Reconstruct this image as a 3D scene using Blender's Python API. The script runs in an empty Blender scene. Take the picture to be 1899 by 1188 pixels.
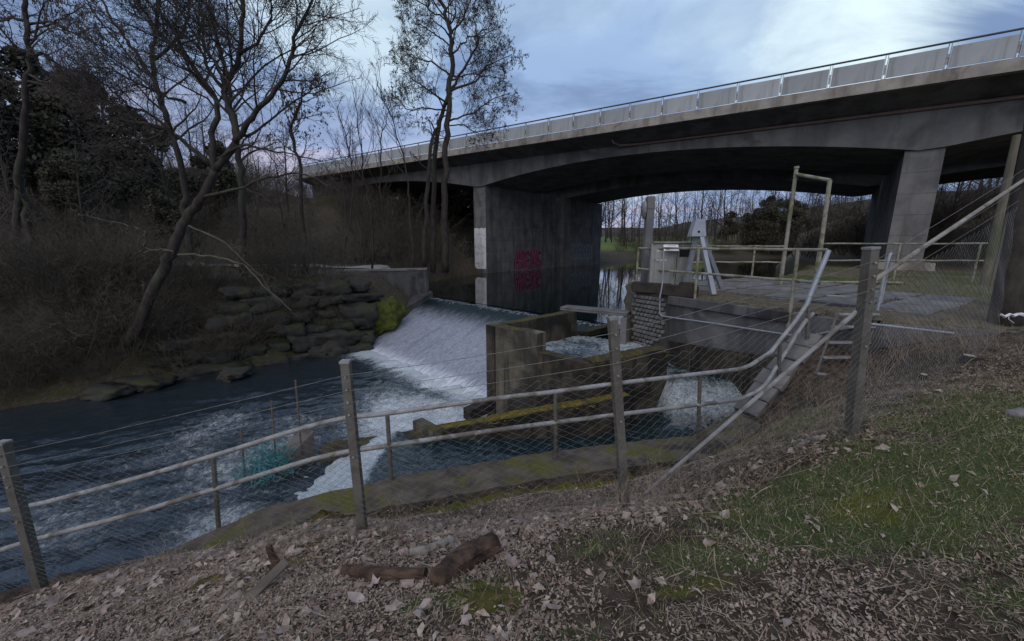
import bpy, math, random
import numpy as np
from mathutils import Vector, Matrix, noise as mnoise

R = math.radians
scene = bpy.context.scene
col = scene.collection

# ------------------------------------------------------------------ camera
CAM_H = 1.6
FPX, CX, CY = 700.0, 949.5, 594.0            # focal length and centre in photograph pixels
PITCH = math.atan((594.0 - 455.0) / 700.0)   # looking slightly down
cam_data = bpy.data.cameras.new('camera')
cam_data.sensor_width = 36.0
cam_data.lens = FPX / 1899.0 * 36.0
cam_data.clip_start = 0.05
cam_data.clip_end = 2000.0
cam = bpy.data.objects.new('camera', cam_data)
cam.location = (0, 0, CAM_H)
cam.rotation_euler = (math.pi / 2 - PITCH, 0, 0)
col.objects.link(cam)
scene.camera = cam

# ------------------------------------------------------------------ world: dusk sky behind broken cloud
SUN_EL, SUN_AZ = R(40.0), R(-160.0)          # veiled by cloud, behind the standpoint
GLOW_AZ = R(-38.0)                           # pink cloud low over the wood
world = bpy.data.worlds.new('World')
scene.world = world
world.use_nodes = True
wt = world.node_tree
wt.nodes.clear()


def N(t, kind, **kw):
    n = t.nodes.new(kind)
    for k, v in kw.items():
        if k in n.bl_rna.properties:
            setattr(n, k, v)
        else:
            n.inputs[k].default_value = v
    return n


def math_node(t, op, a, b=None, clamp=False):
    n = t.nodes.new('ShaderNodeMath')
    n.operation = op
    n.use_clamp = clamp
    for i, s in enumerate((a, b)):
        if s is None:
            continue
        if isinstance(s, (int, float)):
            n.inputs[i].default_value = s
        else:
            t.links.new(s, n.inputs[i])
    return n.outputs[0]


def mix_col(t, fac, a, b, blend='MIX'):
    n = t.nodes.new('ShaderNodeMix')
    n.data_type = 'RGBA'
    n.blend_type = blend
    n.clamp_factor = True
    for sock, s in ((n.inputs['Factor'], fac), (n.inputs['A'], a), (n.inputs['B'], b)):
        if isinstance(s, (int, float)):
            sock.default_value = s
        elif isinstance(s, (tuple, list)):
            sock.default_value = tuple(s)[:3] + (1.0,)
        else:
            t.links.new(s, sock)
    return n.outputs['Result']


def ramp(t, fac, lo, hi, smooth=True):
    n = t.nodes.new('ShaderNodeMapRange')
    n.interpolation_type = 'SMOOTHSTEP' if smooth else 'LINEAR'
    n.inputs['From Min'].default_value = lo
    n.inputs['From Max'].default_value = hi
    t.links.new(fac, n.inputs['Value'])
    return n.outputs[0]


SKY_STRENGTH = 0.087
wtc = N(wt, 'ShaderNodeTexCoord')
sky = N(wt, 'ShaderNodeTexSky')
sky.sky_type = 'NISHITA'
sky.sun_disc = False
sky.sun_elevation = SUN_EL
sky.sun_rotation = SUN_AZ
sky.altitude = 300
sky.air_density = 1.2
sky.dust_density = 1.5
sep = N(wt, 'ShaderNodeSeparateXYZ')
wt.links.new(wtc.outputs['Generated'], sep.inputs[0])
zc = math_node(wt, 'MAXIMUM', sep.outputs['Z'], 0.0)
den = math_node(wt, 'ADD', zc, 0.16)
comb = N(wt, 'ShaderNodeCombineXYZ')
wt.links.new(math_node(wt, 'DIVIDE', sep.outputs['X'], den), comb.inputs[0])
wt.links.new(math_node(wt, 'DIVIDE', sep.outputs['Y'], den), comb.inputs[1])
mp = N(wt, 'ShaderNodeMapping')
mp.inputs['Rotation'].default_value = (0, 0, R(24))
mp.inputs['Scale'].default_value = (0.72, 1.1, 1)
mp.inputs['Location'].default_value = (3.62, 1.15, 0.0)
wt.links.new(comb.outputs[0], mp.inputs[0])
n1 = N(wt, 'ShaderNodeTexNoise', Scale=0.62, Detail=7.0, Roughness=0.52, Distortion=0.35)
wt.links.new(mp.outputs[0], n1.inputs['Vector'])
n2 = N(wt, 'ShaderNodeTexNoise', Scale=2.3, Detail=8.0, Roughness=0.6, Distortion=0.5)
wt.links.new(mp.outputs[0], n2.inputs['Vector'])
# cloud deck: blue grey body with paler and darker swells
body = mix_col(wt, ramp(wt, n2.outputs[0], 0.38, 0.62), (2.1, 3.1, 5.2), (3.3, 4.75, 7.4))
body = mix_col(wt, math_node(wt, 'MULTIPLY', ramp(wt, n1.outputs[0], 0.50, 0.36), 0.55), body, (1.75, 2.45, 4.0))
gap = ramp(wt, n1.outputs[0], 0.555, 0.70)
edge = ramp(wt, n1.outputs[0], 0.50, 0.60)
body = mix_col(wt, math_node(wt, 'MULTIPLY', edge, 0.6), body, (4.0, 5.6, 8.0))
bright = mix_col(wt, 0.75, (9.0, 10.5, 11.0), (7.8, 9.6, 10.2))
# thin places in the cloud where the evening light breaks through


def thin_spot(px, py, wide, amount):
    v_ = py - 594.0
    d_ = Vector((px - 949.5, 700.0 * math.cos(PITCH) - v_ * math.sin(PITCH), -(700.0 * math.sin(PITCH) + v_ * math.cos(PITCH)))).normalized()
    dn = N(wt, 'ShaderNodeVectorMath', operation='DOT_PRODUCT')
    wt.links.new(wtc.outputs['Generated'], dn.inputs[0])
    dn.inputs[1].default_value = d_
    k_ = math_node(wt, 'ADD', dn.outputs['Value'], math_node(wt, 'MULTIPLY', math_node(wt, 'SUBTRACT', n2.outputs[0], 0.5), wide * 2.6))
    return math_node(wt, 'MULTIPLY', ramp(wt, k_, 1 - wide * 1.5, 1 - wide * .1), amount)


spots_ = math_node(wt, 'MAXIMUM', math_node(wt, 'MAXIMUM', thin_spot(1600, 5, .013, 1.0), thin_spot(650, -10, .016, .6)), thin_spot(1480, 100, .008, .35))
skyc = mix_col(wt, math_node(wt, 'MAXIMUM', math_node(wt, 'MULTIPLY', gap, .55), spots_), body, bright)
# warm band low over the horizon, strongest towards the set sun
dotv = N(wt, 'ShaderNodeVectorMath', operation='DOT_PRODUCT')
wt.links.new(wtc.outputs['Generated'], dotv.inputs[0])
dotv.inputs[1].default_value = (math.sin(GLOW_AZ), math.cos(GLOW_AZ), 0.0)
low = math_node(wt, 'SUBTRACT', 1.0, ramp(wt, sep.outputs['Z'], 0.06, 0.36))
glow = math_node(wt, 'MULTIPLY', low, ramp(wt, dotv.outputs['Value'], 0.0, 1.0))
warm = mix_col(wt, ramp(wt, n2.outputs[0], 0.46, 0.62), (4.4, 5.0, 7.4), (6.9, 5.5, 6.5))
skyc = mix_col(wt, math_node(wt, 'MULTIPLY', glow, 0.85), skyc, warm)
bg = N(wt, 'ShaderNodeBackground', Strength=SKY_STRENGTH)
wt.links.new(skyc, bg.inputs['Color'])
wo = N(wt, 'ShaderNodeOutputWorld')
wt.links.new(bg.outputs[0], wo.inputs['Surface'])

sun_data = bpy.data.lights.new('sun', 'SUN')
sun_data.energy = 1.5
sun_data.angle = R(85)
sun_data.color = (1.0, 0.86, 0.75)
sun = bpy.data.objects.new('sun', sun_data)
sd = Vector((math.sin(SUN_AZ) * math.cos(SUN_EL), math.cos(SUN_AZ) * math.cos(SUN_EL), math.sin(SUN_EL)))
sun.rotation_euler = (-sd).to_track_quat('-Z', 'Y').to_euler()
sun.location = (0, 0, 60)
col.objects.link(sun)

vs = scene.view_settings
vs.view_transform = 'Standard'
vs.look = 'None'
vs.exposure = 0.26
vs.gamma = 1.0
vs.use_curve_mapping = False
scene.cycles.max_bounces = 6
scene.cycles.transparent_max_bounces = 8

# ------------------------------------------------------------------ measuring the place
SP, CP = math.sin(PITCH), math.cos(PITCH)


def at(px, py, Y):
    """World point seen at a photograph pixel, Y metres in front of the standpoint."""
    v = py - CY
    d = FPX * CP - v * SP
    return Vector(((px - CX) / d * Y, Y, CAM_H - (FPX * SP + v * CP) / d * Y))


def onz(px, py, z):
    v = py - CY
    d = FPX * CP - v * SP
    Y = (CAM_H - z) / ((FPX * SP + v * CP) / d)
    return Vector(((px - CX) / d * Y, Y, z))


def seg_dist(px, py, a, b):
    ax, ay = a[:2]
    bx, by = b[:2]
    dx, dy = bx - ax, by - ay
    t = np.clip(((px - ax) * dx + (py - ay) * dy) / (dx * dx + dy * dy), 0, 1)
    return np.hypot(px - ax - t * dx, py - ay - t * dy), t


def poly_dist(px, py, pts):
    d = np.full(np.shape(px), 1e9)
    for a, b in zip(pts[:-1], pts[1:]):
        d = np.minimum(d, seg_dist(px, py, a, b)[0])
    return d


def inside(px, py, pts):
    res = np.zeros(np.shape(px), bool)
    n = len(pts)
    for i in range(n):
        x0, y0 = pts[i][:2]
        x1, y1 = pts[(i + 1) % n][:2]
        if y0 == y1:
            continue
        c = ((y0 > py) != (y1 > py)) & (px < (x1 - x0) * (py - y0) / (y1 - y0) + x0)
        res ^= c
    return res


def fbm(x, y, s=1.0, o=4, seed=0.0):
    """Cheap value noise for arrays (sum of rotated sines), about -1..1."""
    x = np.asarray(x, float) * s + seed * 7.31
    y = np.asarray(y, float) * s + seed * 3.77
    r = np.zeros(np.broadcast(x, y).shape)
    a, tot = 1.0, 0.0
    for k in range(o):
        c, sn = math.cos(1.1 + k * 2.3), math.sin(1.1 + k * 2.3)
        xr, yr = x * c - y * sn, x * sn + y * c
        r = r + a * np.sin(xr + 1.7 * np.sin(yr * 0.83 + k * 1.3)) * np.cos(yr * 1.13 + 1.3 * np.sin(xr * 0.71 + k))
        tot += a * 0.7
        a *= 0.55
        x, y = x * 1.97, y * 1.97
    return r / tot


# ------------------------------------------------------------------ object helpers
def tag(o, label=None, cat=None, group=None, kind=None):
    if label:
        o['label'] = label
    if cat:
        o['category'] = cat
    if group:
        o['group'] = group
    if kind:
        o['kind'] = kind
    return o


def empty(name, loc=(0, 0, 0), rz=0.0):
    o = bpy.data.objects.new(name, None)
    o.location = loc
    o.rotation_euler = (0, 0, rz)
    o.empty_display_size = 0.2
    col.objects.link(o)
    return o


def link_mesh(name, me, material=None, parent=None, loc=None):
    o = bpy.data.objects.new(name, me)
    if material is not None and not me.materials:
        me.materials.append(material)
    col.objects.link(o)
    if parent is not None:
        o.parent = parent
        if loc is None:      # geometry was given in world coordinates
            o.location = -Vector(parent_origin(parent))
    if loc is not None:
        o.location = loc
    return o


def parent_origin(p):
    v = Vector(p.location)
    while p.parent is not None:
        p = p.parent
        v = v + Vector(p.location)
    return v


def copy_tree(o, parent=None):
    c = o.copy()
    col.objects.link(c)
    c.parent = parent
    for ch in list(o.children):
        copy_tree(ch, c)
    return c


class MB:
    """Collects shapes into one mesh."""

    def __init__(self):
        self.v, self.f, self.n = [], [], 0

    def add(self, vs_, fs_):
        b = self.n
        self.v.extend(tuple(p) for p in vs_)
        self.f.extend(tuple(i + b for i in f) for f in fs_)
        self.n += len(vs_)
        return self

    def hexa(self, b, t):
        """Eight corners: bottom ring b and top ring t, both counter-clockwise from above."""
        return self.add(list(b) + list(t), [(3, 2, 1, 0), (4, 5, 6, 7), (0, 1, 5, 4), (1, 2, 6, 5), (2, 3, 7, 6), (3, 0, 4, 7)])

    def box(self, c, s, rz=0.0, rx=0.0, ry=0.0, bev=0.0):
        m = Matrix.Rotation(rz, 3, 'Z') @ Matrix.Rotation(ry, 3, 'Y') @ Matrix.Rotation(rx, 3, 'X')
        c = Vector(c)
        hx, hy, hz = s[0] / 2, s[1] / 2, s[2] / 2
        if bev <= 0:
            p = [c + m @ Vector((a * hx, b * hy, d * hz)) for d in (-1, 1) for a, b in ((-1, -1), (1, -1), (1, 1), (-1, 1))]
            return self.hexa(p[:4], p[4:])
        rings = []
        for z, k in ((-hz, bev), (-hz + bev, 0), (hz - bev, 0), (hz, bev)):
            ring = []
            for a, b in ((-1, -1), (1, -1), (1, 1), (-1, 1)):
                ring.append(c + m @ Vector((a * (hx - k), b * (hy - k), z)))
            rings.append(ring)
        vs_ = [p for r in rings for p in r]
        fs_ = [(3, 2, 1, 0), (12, 13, 14, 15)]
        for r in range(3):
            for i in range(4):
                j = (i + 1) % 4
                fs_.append((r * 4 + i, r * 4 + j, r * 4 + 4 + j, r * 4 + 4 + i))
        return self.add(vs_, fs_)

    def tube(self, pts, rad, k=8, cap=True, jit=0.0, rnd=None):
        pts = [Vector(p) for p in pts]
        n = len(pts)
        if not hasattr(rad, '__len__'):
            rad = [rad] * n
        ref = None
        vs_ = []
        for i, p in enumerate(pts):
            d = (pts[min(i + 1, n - 1)] - pts[max(i - 1, 0)])
            if d.length < 1e-9:
                d = Vector((0, 0, 1))
            d.normalize()
            if ref is None:
                ref = Vector((1, 0, 0)) if abs(d.x) < 0.8 else Vector((0, 1, 0))
            u = (ref - d * ref.dot(d))
            if u.length < 1e-6:
                u = d.orthogonal()
            u.normalize()
            w = d.cross(u)
            ref = u
            for j in range(k):
                a = 2 * math.pi * j / k
                r = rad[i] * (1 + (rnd.uniform(-jit, jit) if rnd and jit else 0))
                vs_.append(p + u * (math.cos(a) * r) + w * (math.sin(a) * r))
        fs_ = []
        for i in range(n - 1):
            for j in range(k):
                j2 = (j + 1) % k
                fs_.append((i * k + j, i * k + j2, i * k + k + j2, i * k + k + j))
        if cap:
            fs_.append(tuple(range(k - 1, -1, -1)))
            fs_.append(tuple(range((n - 1) * k, n * k)))
        return self.add(vs_, fs_)

    def prism(self, poly, z0, z1):
        """Vertical prism over a counter-clockwise xy polygon; z0/z1 numbers or per-corner lists."""
        n = len(poly)
        zb = z0 if hasattr(z0, '__len__') else [z0] * n
        zt = z1 if hasattr(z1, '__len__') else [z1] * n
        vs_ = [(p[0], p[1], zb[i]) for i, p in enumerate(poly)] + [(p[0], p[1], zt[i]) for i, p in enumerate(poly)]
        fs_ = [tuple(range(n - 1, -1, -1)), tuple(range(n, 2 * n))]
        for i in range(n):
            j = (i + 1) % n
            fs_.append((i, j, n + j, n + i))
        return self.add(vs_, fs_)

    def mesh(self, name, smooth=False):
        me = bpy.data.meshes.new(name)
        me.from_pydata(self.v, [], self.f)
        me.update()
        if smooth:
            me.polygons.foreach_set('use_smooth', [True] * len(me.polygons))
        return me

    def build(self, name, material, parent=None, smooth=False, loc=None):
        return link_mesh(name, self.mesh(name, smooth), material, parent, loc)


def wall_strip(pts, thick, z0, z1):
    """A wall along xy points; z1 and z0 are per-point lists or numbers; thick to the left of travel."""
    mb = MB()
    n = len(pts)
    zb = z0 if hasattr(z0, '__len__') else [z0] * n
    zt = z1 if hasattr(z1, '__len__') else [z1] * n
    P = [Vector(p[:2]) for p in pts]
    off = []
    for i in range(n):
        d = (P[min(i + 1, n - 1)] - P[max(i - 1, 0)]).normalized()
        off.append(Vector((-d.y, d.x)) * thick)
    vs_ = []
    for i in range(n):
        a, b = P[i], P[i] + off[i]
        vs_ += [(a.x, a.y, zb[i]), (b.x, b.y, zb[i]), (b.x, b.y, zt[i]), (a.x, a.y, zt[i])]
    fs_ = []
    for i in range(n - 1):
        for j in range(4):
            k = (j + 1) % 4
            fs_.append((i * 4 + j, i * 4 + 4 + j, i * 4 + 4 + k, i * 4 + k))
    fs_ += [(0, 1, 2, 3), ((n - 1) * 4 + 3, (n - 1) * 4 + 2, (n - 1) * 4 + 1, (n - 1) * 4)]
    return mb.add(vs_, fs_)


def grid_mesh(name, X, Y, Z, keep=None, smooth=True):
    """Mesh from 2-D arrays; keep masks cells by their four corners."""
    ny, nx = X.shape
    verts = np.stack([X, Y, Z], -1).reshape(-1, 3)
    idx = np.arange(nx * ny).reshape(ny, nx)
    q = np.stack([idx[:-1, :-1], idx[:-1, 1:], idx[1:, 1:], idx[1:, :-1]], -1).reshape(-1, 4)
    if keep is not None:
        kf = keep.reshape(-1)
        q = q[kf[q].any(1)]
        used = np.zeros(len(verts), bool)
        used[q.reshape(-1)] = True
        remap = np.cumsum(used) - 1
        verts = verts[used]
        q = remap[q]
    else:
        used = np.ones(len(verts), bool)
    me = np_mesh(name, verts, q)
    if smooth:
        me.polygons.foreach_set('use_smooth', np.ones(len(q), bool))
    return me, used


def np_mesh(name, verts, faces):
    """Mesh from an (n,3) array and an (m,k) array of equal-sized faces."""
    verts = np.asarray(verts, np.float32)
    faces = np.asarray(faces, np.int32)
    me = bpy.data.meshes.new(name)
    m, k = faces.shape
    me.vertices.add(len(verts))
    me.vertices.foreach_set('co', verts.reshape(-1))
    me.loops.add(m * k)
    me.loops.foreach_set('vertex_index', faces.reshape(-1))
    me.polygons.add(m)
    me.polygons.foreach_set('loop_start', np.arange(0, m * k, k, dtype=np.int32))
    me.update(calc_edges=True)
    me.validate()
    return me


def vattr(me, name, vals):
    a = me.attributes.new(name, 'FLOAT', 'POINT')
    a.data.foreach_set('value', np.asarray(vals, np.float32))

# ------------------------------------------------------------------ materials
def new_mat(name):
    m = bpy.data.materials.new(name)
    m.use_nodes = True
    t = m.node_tree
    return m, t, t.nodes['Principled BSDF']


def noise_tex(t, vec, scale, detail=5.0, rough=0.55, dist=0.0):
    n = N(t, 'ShaderNodeTexNoise', Scale=scale, Detail=detail, Roughness=rough, Distortion=dist)
    t.links.new(vec, n.inputs['Vector'])
    return n.outputs[0]


def surf(name, c1, c2, scale=3.0, rough=0.85, bump=0.3, bscale=None, c3=None, s3=0.8, lo3=0.52, hi3=0.66,
         moss=None, moss_lo=0.45, moss_hi=0.6, moss_scale=2.2, metal=0.0, stretch=(1, 1, 1), streak=None, vary=0.0, bdist=0.02, spec=0.3, joints=None):
    m, t, b = new_mat(name)
    tc = N(t, 'ShaderNodeTexCoord')
    mp_ = N(t, 'ShaderNodeMapping')
    mp_.inputs['Scale'].default_value = stretch
    t.links.new(tc.outputs['Object'], mp_.inputs[0])
    vec = mp_.outputs[0]
    f = noise_tex(t, vec, scale, 8.0, 0.62)
    c = mix_col(t, ramp(t, f, 0.3, 0.7), c1, c2)
    if c3 is not None:
        g = noise_tex(t, vec, s3, 6.0, 0.6, 0.6)
        c = mix_col(t, ramp(t, g, lo3, hi3), c, c3)
    if streak is not None:      # rain and algae runs down a wall
        mp2 = N(t, 'ShaderNodeMapping')
        mp2.inputs['Scale'].default_value = (1, 1, 0.13)
        t.links.new(tc.outputs['Object'], mp2.inputs[0])
        g = noise_tex(t, mp2.outputs[0], streak[0], 6.0, 0.6)
        c = mix_col(t, math_node(t, 'MULTIPLY', ramp(t, g, 0.46, 0.66), streak[2]), c, streak[1])
    if joints is not None:      # board marks left by the formwork
        sj = N(t, 'ShaderNodeSeparateXYZ')
        t.links.new(tc.outputs['Object'], sj.inputs[0])
        fr = math_node(t, 'FRACT', math_node(t, 'MULTIPLY', sj.outputs['Z'], 1.0 / joints))
        ln_ = math_node(t, 'LESS_THAN', fr, .035)
        c = mix_col(t, math_node(t, 'MULTIPLY', ln_, .45), c, tuple(x * .35 for x in c1))
    if vary > 0:
        oi = N(t, 'ShaderNodeObjectInfo')
        hv = N(t, 'ShaderNodeHueSaturation')
        t.links.new(math_node(t, 'ADD', math_node(t, 'MULTIPLY', oi.outputs['Random'], 2 * vary), 1.0 - vary), hv.inputs['Value'])
        t.links.new(c, hv.inputs['Color'])
        c = hv.outputs[0]
    if moss is not None:        # moss settles on level faces
        ge = N(t, 'ShaderNodeNewGeometry')
        sx = N(t, 'ShaderNodeSeparateXYZ')
        t.links.new(ge.outputs['Normal'], sx.inputs[0])
        g = noise_tex(t, tc.outputs['Object'], moss_scale, 7.0, 0.65)
        fac = math_node(t, 'MULTIPLY', ramp(t, sx.outputs['Z'], 0.25, 0.8), ramp(t, g, moss_lo, moss_hi))
        mc = mix_col(t, noise_tex(t, tc.outputs['Object'], 22.0, 4.0), tuple(x * 0.45 for x in moss), tuple(x * 1.25 for x in moss))
        c = mix_col(t, fac, c, mc)
    t.links.new(c, b.inputs['Base Color'])
    b.inputs['Roughness'].default_value = rough
    b.inputs['Metallic'].default_value = metal
    b.inputs['Specular IOR Level'].default_value = spec
    if bump > 0:
        bn = N(t, 'ShaderNodeBump', Strength=bump, Distance=bdist)
        t.links.new(noise_tex(t, vec, bscale or scale * 6, 6.0, 0.65), bn.inputs['Height'])
        t.links.new(bn.outputs[0], b.inputs['Normal'])
    return m


M = {}
M['concrete'] = surf('concrete', (.095, .095, .098), (.165, .163, .161), 0.9, .9, .35, 14, joints=1.05, c3=(.075, .075, .078), s3=.35, streak=(1.5, (.055, .054, .052), .65))
M['bridge_web'] = surf('bridge_web_concrete', (.105, .105, .11), (.17, .168, .17), 0.6, .9, .3, 10, c3=(.08, .08, .085), s3=.3, streak=(1.2, (.06, .058, .056), .6))
M['edge_concrete'] = surf('edge_concrete', (.20, .185, .165), (.30, .28, .25), 1.3, .9, .3, 12, c3=(.13, .115, .10), s3=.7, streak=(2.0, (.12, .10, .085), .6))
M['panel'] = surf('parapet_panel', (.27, .29, .30), (.33, .35, .355), 0.5, .6, .05, 20, streak=(1.9, (.17, .175, .175), .75), vary=.12)
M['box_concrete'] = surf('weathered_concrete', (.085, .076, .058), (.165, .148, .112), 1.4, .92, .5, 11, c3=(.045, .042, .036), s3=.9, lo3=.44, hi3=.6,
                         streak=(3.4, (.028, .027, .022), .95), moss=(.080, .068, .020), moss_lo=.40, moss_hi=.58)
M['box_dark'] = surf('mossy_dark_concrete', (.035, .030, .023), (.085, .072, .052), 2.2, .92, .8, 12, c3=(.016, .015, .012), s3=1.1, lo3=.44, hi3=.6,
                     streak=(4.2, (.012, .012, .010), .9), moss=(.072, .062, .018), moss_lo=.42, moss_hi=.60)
M['wet_wall'] = surf('wet_wall', (.05, .05, .055), (.12, .12, .125), 1.1, .7, .6, 9, c3=(.025, .025, .025), s3=.5, streak=(2.4, (.02, .02, .02), .7))
M['pale_wall'] = surf('pale_wall', (.085, .085, .09), (.165, .163, .163), 1.6, .9, .6, 9, c3=(.045, .045, .046), s3=.5, lo3=.42, hi3=.58,
                      streak=(2.0, (.06, .06, .06), .8), moss=(.10, .085, .03), moss_lo=.5, moss_hi=.62)
M['path_stone'] = surf('paving_stone', (.095, .09, .085), (.185, .178, .168), 2.2, .9, .4, 16, c3=(.085, .078, .062), s3=1.6, vary=.14)
M['block'] = surf('masonry_block', (.075, .077, .08), (.15, .15, .147), 5, .9, .6, 22, c3=(.05, .05, .05), s3=4, vary=.22)
M['mortar'] = surf('mortar', (.035, .035, .035), (.06, .06, .058), 6, .95, .3)
M['boulder'] = surf('boulder', (.022, .022, .021), (.052, .050, .045), 2.2, .92, .8, 9, c3=(.022, .023, .018), s3=1.3, moss=(.04, .045, .012), moss_lo=.45, moss_hi=.62, vary=.25)
M['galv'] = surf('galvanised_steel', (.21, .21, .21), (.31, .31, .305), 5, .55, .15, 40, c3=(.13, .115, .095), s3=3.0, lo3=.48, hi3=.62, metal=.1, spec=.4)
M['galv_dark'] = surf('weathered_steel_post', (.085, .08, .068), (.15, .14, .122), 6, .7, .25, 40, c3=(.10, .088, .07), s3=3.4, lo3=.48, hi3=.62, metal=.15)
M['wire'] = surf('fence_wire', (.12, .12, .118), (.19, .188, .18), 9, .6, 0, metal=.3)
M['blue_steel'] = surf('pale_blue_steel', (.22, .245, .285), (.31, .335, .375), 4, .5, .1, 30, c3=(.30, .30, .30), s3=3, metal=.2, spec=.5)
M['rail_moss'] = surf('lichened_rail', (.18, .17, .135), (.29, .275, .225), 7, .8, .4, 40, c3=(.13, .13, .07), s3=4.5, lo3=.48, hi3=.6)
M['dark_rail'] = surf('dark_rail', (.045, .047, .055), (.075, .078, .085), 3, .5, .1, metal=.2)
M['cabinet'] = surf('cabinet_metal', (.18, .19, .185), (.25, .26, .25), 2.2, .6, .1, 30, c3=(.14, .145, .13), s3=2.4, streak=(4, (.10, .105, .095), .6))
M['black'] = surf('black_opening', (.006, .006, .006), (.012, .012, .012), 5, .9, 0)
M['paper'] = surf('white_notice', (.60, .62, .64), (.70, .71, .73), 7, .6, 0)
M['white_paint'] = surf('white_paint', (.50, .52, .55), (.62, .64, .66), 1.4, .8, .15, 18, c3=(.36, .37, .38), s3=1.6, streak=(2.2, (.33, .33, .32), .5))
M['pink_paint'] = surf('pink_spray_paint', (.25, .055, .115), (.36, .10, .18), 4, .8, 0)
M['magenta_dark'] = surf('dark_pink_spray_paint', (.085, .012, .036), (.14, .024, .058), 2, .85, 0, c3=(.09, .05, .06), s3=1.4)
M['tag_paint'] = surf('grey_blue_spray_paint', (.055, .07, .105), (.085, .10, .14), 4, .85, 0)
M['tag_white'] = surf('pale_spray_paint', (.13, .14, .165), (.19, .20, .23), 4, .85, 0)
M['drain'] = surf('brown_drain_pipe', (.13, .085, .075), (.18, .12, .105), 3, .6, .1)
M['old_wood'] = surf('old_wood', (.035, .023, .017), (.125, .078, .052), 16, .95, 1.0, 60, c3=(.018, .013, .010), s3=5, stretch=(.5, 1, 1), bdist=.01)
M['beam_wood'] = surf('dark_beam', (.018, .015, .014), (.045, .037, .031), 3, .9, .6, 22)
M['grey_wood'] = surf('grey_timber', (.17, .155, .13), (.30, .275, .235), 4, .9, .5, 24, stretch=(1, 1, .2), c3=(.10, .09, .06), s3=3)
M['cut_wood'] = surf('sawn_wood', (.36, .31, .235), (.46, .41, .32), 8, .85, .2, 30)
M['pole_wood'] = surf('mossy_pole', (.11, .10, .075), (.19, .17, .125), 4, .92, .6, 22, stretch=(1, 1, .25), c3=(.095, .10, .045), s3=2.2)
M['bark'] = surf('bark', (.022, .018, .016), (.055, .046, .040), 7, .95, .9, 18, stretch=(1, 1, .4), c3=(.05, .055, .035), s3=1.4)
M['bark_grey'] = surf('grey_bark', (.065, .058, .05), (.12, .11, .095), 7, .95, .8, 18, stretch=(1, 1, .4), c3=(.06, .062, .04), s3=1.6)
M['pale_bark'] = surf('pale_bark', (.27, .29, .31), (.40, .42, .44), 2.4, .9, .5, 18, c3=(.13, .135, .14), s3=2.2, stretch=(.5, .5, 2.4))
M['twig'] = surf('twig', (.035, .030, .027), (.065, .055, .048), 3, .95, 0)
M['brush'] = surf('brushwood', (.050, .043, .033), (.095, .082, .062), 1.1, .95, 0, vary=.2)
M['pale_twig'] = surf('pale_bare_wood', (.055, .050, .036), (.10, .092, .068), 4, .9, .2)
M['ivy'] = surf('evergreen_leaves', (.028, .027, .017), (.065, .060, .038), 1.3, .7, 0, vary=.15)
M['catkin'] = surf('cones_and_catkins', (.045, .032, .024), (.075, .055, .04), 4, .95, 0)
M['leaf'] = surf('dead_leaf', (.20, .15, .125), (.36, .295, .26), 14, .8, .25, 60, c3=(.15, .09, .07), s3=6, vary=.30)
M['fragment'] = surf('leaf_fragments', (.085, .060, .044), (.46, .37, .29), 60, .85, 0, c3=(.20, .13, .085), s3=17)
M['leaf_pale'] = surf('pale_dead_leaf', (.19, .15, .115), (.45, .39, .325), 13, .8, .2, 50, c3=(.22, .12, .085), s3=9)
M['leaf_dark'] = surf('old_dead_leaf', (.10, .062, .046), (.30, .22, .175), 11, .85, .2, 50)
M['straw'] = surf('dry_stalks', (.16, .12, .085), (.42, .335, .245), 9, .9, 0)
M['grass'] = surf('grass_blades', (.095, .125, .042), (.190, .215, .080), 2.6, .8, 0, c3=(.19, .16, .075), s3=1.6)
M['grass_bright'] = surf('fresh_grass', (.045, .095, .028), (.075, .14, .042), 3, .75, 0)
M['moss'] = surf('moss_cushion', (.045, .039, .011), (.115, .098, .020), 14, .95, 1.0, 60, c3=(.05, .042, .022), s3=3.0, lo3=.46, hi3=.6)
M['moss_yellow'] = surf('yellow_moss', (.075, .055, .008), (.19, .145, .016), 14, .95, 1.0, 60, c3=(.06, .045, .015), s3=3.0)
M['moss_green'] = surf('bright_moss', (.030, .040, .008), (.085, .098, .014), 6, .95, .9, 40, c3=(.03, .035, .01), s3=2.2)
M['plastic'] = surf('barrier_tape', (.55, .55, .58), (.66, .65, .67), 5, .5, .1, c3=(.42, .25, .26), s3=7)
M['net'] = surf('teal_net', (.03, .16, .17), (.055, .24, .25), 5, .7, 0)
M['rust'] = surf('rusty_bar', (.09, .065, .05), (.15, .11, .085), 9, .85, .3, 40)
M['stone'] = surf('loose_stone', (.15, .14, .14), (.23, .22, .215), 5, .9, .5, 20)
M['asphalt'] = surf('asphalt', (.045, .045, .047), (.06, .06, .062), 8, .9, .2)
M['lumber_dirty'] = surf('dirty_plank', (.075, .062, .050), (.14, .115, .09), 3.5, .92, .5, 24, c3=(.05, .04, .03), s3=1.5)


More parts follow.
